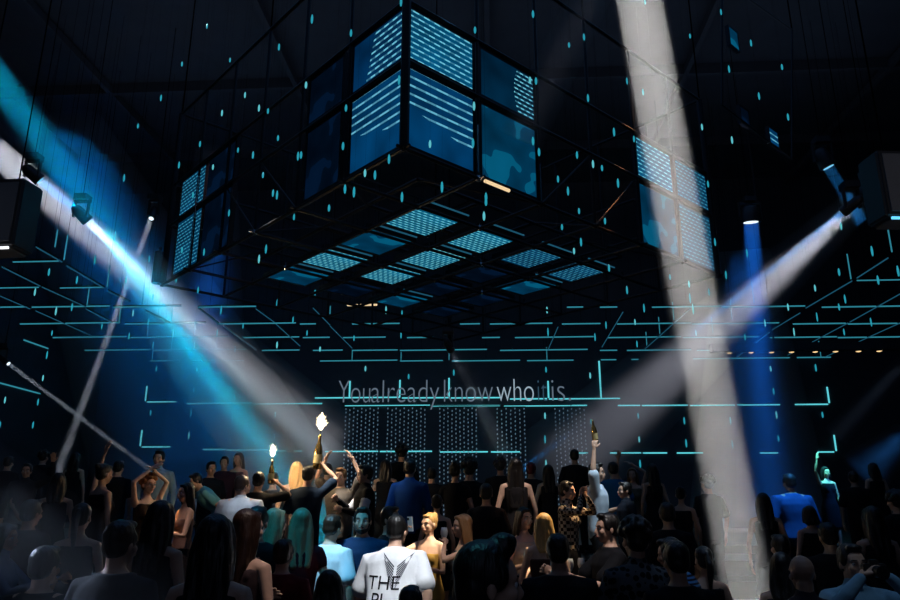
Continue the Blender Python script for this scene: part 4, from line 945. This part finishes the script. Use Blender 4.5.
# right
pb = A('man in a blue-lit jacket with a white collar standing alone at the right', 788, 472, 10.2, 188, 'm', 0, ('short', (60, 54, 50)), ('jacket', (60, 100, 150)), bulk=1.2)
pk = A('person at the right edge of the back wall raising a cyan-lit hand', 826, 474, 14.0, 10, 'f', 0, ('half', DH), ('tank', DK), ('skirt', BLK), L='down', Rr=((.06, .10, .50), (.9, .3, .1), .05), hh=1.52)
for (x, y, Y, yaw, sx, hr, lab) in [(666, 500, 8.4, 180, 'm', 'short', 'dark man left of the broad white beam, behind the striped shirt'), (762, 492, 9.0, 170, 'f', 'long', 'dark long-haired woman just right of the broad white beam'),
        (706, 474, 11.2, 200, 'm', 'curly', 'dark curly-haired man left of the white beam on the raised level'), (680, 486, 10.0, 160, 'f', 'bun', 'dark woman with hair in a bun at the centre right'),
        (778, 532, 6.9, 190, 'm', 'short', 'dark man near the front, right of the white beam'), (826, 520, 6.8, 175, 'm', 'short', 'dark man behind the bald man at the right'),
        (870, 505, 7.6, 185, 'f', 'long', 'dark long-haired woman behind the person with the camera'), (893, 490, 9.0, 200, 'm', 'curly', 'dark curly-haired man at the right edge'),
        (852, 470, 12.0, 170, 'm', 'short', 'dark man on the raised level near the right edge'), (872, 462, 12.6, 185, 'f', 'half', 'dark woman on the raised level below the blue beam'),
        (702, 545, 6.0, 185, 'f', 'ponytail', 'dark woman with a ponytail at the bottom right of centre'), (808, 505, 8.6, 185, 'f', 'bob', 'dark woman with bobbed hair in front of the blue-lit man')]:
    A(lab, x, y, Y, yaw, sx, 1, (hr, DH), ('tee' if sx == 'm' else 'tank', BLK), ('trousers' if sx == 'm' else 'skirt', BLK))
for (x, y, Y, yaw, sx, hr, col, lab) in [(225, 455, 13.0, 10, 'm', 'short', (60, 40, 56), 'man with a rosy-lit face standing behind the white-shirted man'), (239, 452, 13.4, 350, 'f', 'half', (70, 44, 60), 'woman with a rosy-lit face behind the white-shirted man'),
        (212, 460, 12.4, 40, 'm', 'short', DK, 'man behind the bending man in cyan'), (120, 459, 12.2, 180, 'm', 'short', DK, 'man left of the pale blue shirt on the raised level'), (77, 452, 13.8, 180, 'f', 'long', DK, 'long-haired woman far back at the left'),
        (45, 450, 14.3, 180, 'm', 'curly', DK, 'curly-haired man far back at the far left'), (10, 455, 13.0, 180, 'm', 'short', DK, 'man far back at the left edge'), (386, 459, 12.2, 180, 'f', 'half', DK, 'woman in the dark between the striped jacket and the blue shirt'),
        (432, 466, 11.8, 180, 'm', 'short', DK, 'short man in the dark right of the blue shirt'), (548, 464, 12.0, 185, 'f', 'long', DK, 'long-haired woman right of the dull red cap'),
        (328, 462, 12.2, 180, 'm', 'short', (90, 80, 76), 'grey-shirted man behind the raised hands'), (437, 494, 9.4, 180, 'f', 'bun', DK, 'woman with hair in a bun behind the gold dress'), (274, 470, 11.2, 180, 'm', 'short', DK, 'man left of the blonde woman near the sparkler')]:
    A(lab, x, y, Y, yaw, sx, 0, (hr, DH), ('tee' if sx == 'm' else 'tank', col), ('trousers' if sx == 'm' else 'skirt', BLK))
for q in PEOPLE:
    if not 1.5 <= q[1] <= 1.95: print('HEIGHT', q)

# the print on the white t-shirt, and the jersey number
T_ = pw['top']
print_on(pw, 'THE', .14, (.05, 1.23), 1, (16, 16, 20), T_, 1.05)
print_on(pw, 'PL', .14, (.06, 1.11), 1, (16, 16, 20), T_, 1.05)
b = bmesh.new()   # feathered wing shapes over the shoulder blades
for sgn in (-1, 1):
    for i in range(9):
        y0 = .16-i*.019; x0 = sgn*.012; x1 = sgn*(.11-i*.009); t = .012
        vs = [b.verts.new(v) for v in ((x0, y0-.06, 0), (x0, y0-.06-t, 0), (x1, y0+.022-i*.004-t*.5, 0), (x1+sgn*.012, y0+.038-i*.004, 0))]
        b.faces.new(vs if sgn < 0 else vs[::-1])
wm = bpy.data.meshes.new('w'); b.to_mesh(wm); b.free()
print_on(pw, '', 1, (-.035, 1.315), 1, (70, 74, 84), T_, 1.0, 'printed_wings', wm)
print_on(p22, '22', .15, (.0, 1.27, -1), 0, (220, 222, 226), p22['top'], 1.0, 'jersey_number')
# things in hands
phone(pg['hands'][1]+Vector((0, 0, .04)), (-.25, -1, 0) and (pg['hp'](0, -.1, 0)-pg['hands'][1]), 'mobile phone held up by the blonde woman in the gold dress', (.5, .5, .5), M['bead'])  # pale phone case shares the faint glow of the beads
phone(pph['hands'][0]+Vector((0, 0, .03)), pph['hp'](0, -.1, 0)-pph['hands'][0], 'mobile phone held by the cyan-lit blonde woman at the left', (.2, .8, .95))
hb = ph['arms'][-1]; bottle(ph['hands'][1]+Vector((0, 0, .14)), 'gold champagne bottle with a burning sparkler held overhead', (0, .05), 1.35, fp=45)
bottle(ps['hands'][1]+Vector((0, 0, .13)), 'bottle raised at the right of the bead curtains', (.1, -.12), .9, flame=False)
glass(p22['hands'][0]+Vector((-.02, 0, .03)), 'wine glass held by the man in the numbered jersey'); glass(pd_['hands'][0]+Vector((0, 0, .03)), 'glass at the lips of the woman sipping a drink', (.7, .6, .4))
glass(pg['hands'][0]+Vector((0, 0, .03)), 'glass in the left hand of the woman in the gold dress', (.8, .5, .2))
# the raised second sparkler
pz = A('waiter in the dark holding up a small sparkler bottle, left of the gold one', 268, 468, 10.3, 184, 'm', 1, ('short', DH), ('shirt', BLK), L='down', Rr='down', hh=1.70) if False else None
pq = A('dark-shirted man holding up the small sparkler bottle, right of the white shirt', 259, 476, 9.8, 182, 'm', 1, ('short', DH), ('tee', BLK), L='down', Rr=((.04, .14, .22), (.9, .3, -.3), 1.1), hh=1.74)
bottle(pq['hands'][1]+Vector((0, 0, .10)), 'small bottle with a bright white sparkler left of the gold one', (0, 0), .9, fp=40)
cm_ = (pcam['hands'][0]+pcam['hands'][1])/2
e = empty('camera', cm_); tag(e, 'black camera held up to the face at the lower right', 'camera')
b = bmesh.new(); box(b, (0, 0, 0), (.13, .05, .085)); box(b, (0, .0, .05), (.05, .045, .03)); bmesh.ops.bevel(b, geom=b.edges[:], offset=.006, segments=2, affect='EDGES'); obj('camera_body', b, M['case'], e)
b = bmesh.new(); rod(b, (0, -.02, 0), (0, -.10, 0), .034, 18); rod(b, (0, -.10, 0), (0, -.105, 0), .037, 18); obj('lens', b, M['metal'], e)
# standing tables among the crowd
def table(x, y, label, items):
    z0 = tier(y); e = empty('cocktail_table', (x, y, z0)); tag(e, label, 'table', 'tall tables in the crowd')
    b = bmesh.new(); lathe(b, [(.33, 1.05), (.34, 1.06), (.34, 1.08), (.33, 1.09)], 24); obj('table_top', b, M['case'], e)
    b = bmesh.new(); rod(b, (0, 0, .03), (0, 0, 1.05), .03, 10); obj('column', b, M['metal'], e)
    b = bmesh.new(); lathe(b, [(.24, 0), (.24, .015), (.04, .04)], 20); obj('base', b, M['metal'], e)
    for i, (dx, dy, lab) in enumerate(items): glass((x+dx, y+dy, z0+1.212), lab, (.5, .3, .12))
p = PY(582, 540, 7.4); table(p.x, 7.4, 'tall round black table with glasses right of the blonde woman', [(-.12, .05, 'glass on the left of the table by the blonde woman'), (.1, -.08, 'glass on the right of the table by the blonde woman'), (.0, .16, 'glass at the back of the table by the blonde woman')])
p = PY(112, 500, 8.0); table(p.x, 8.0, 'tall round black table with glasses in the dark at the left', [(-.12, .0, 'glass on the left of the dark left table'), (.1, -.05, 'glass on the right of the dark left table')])
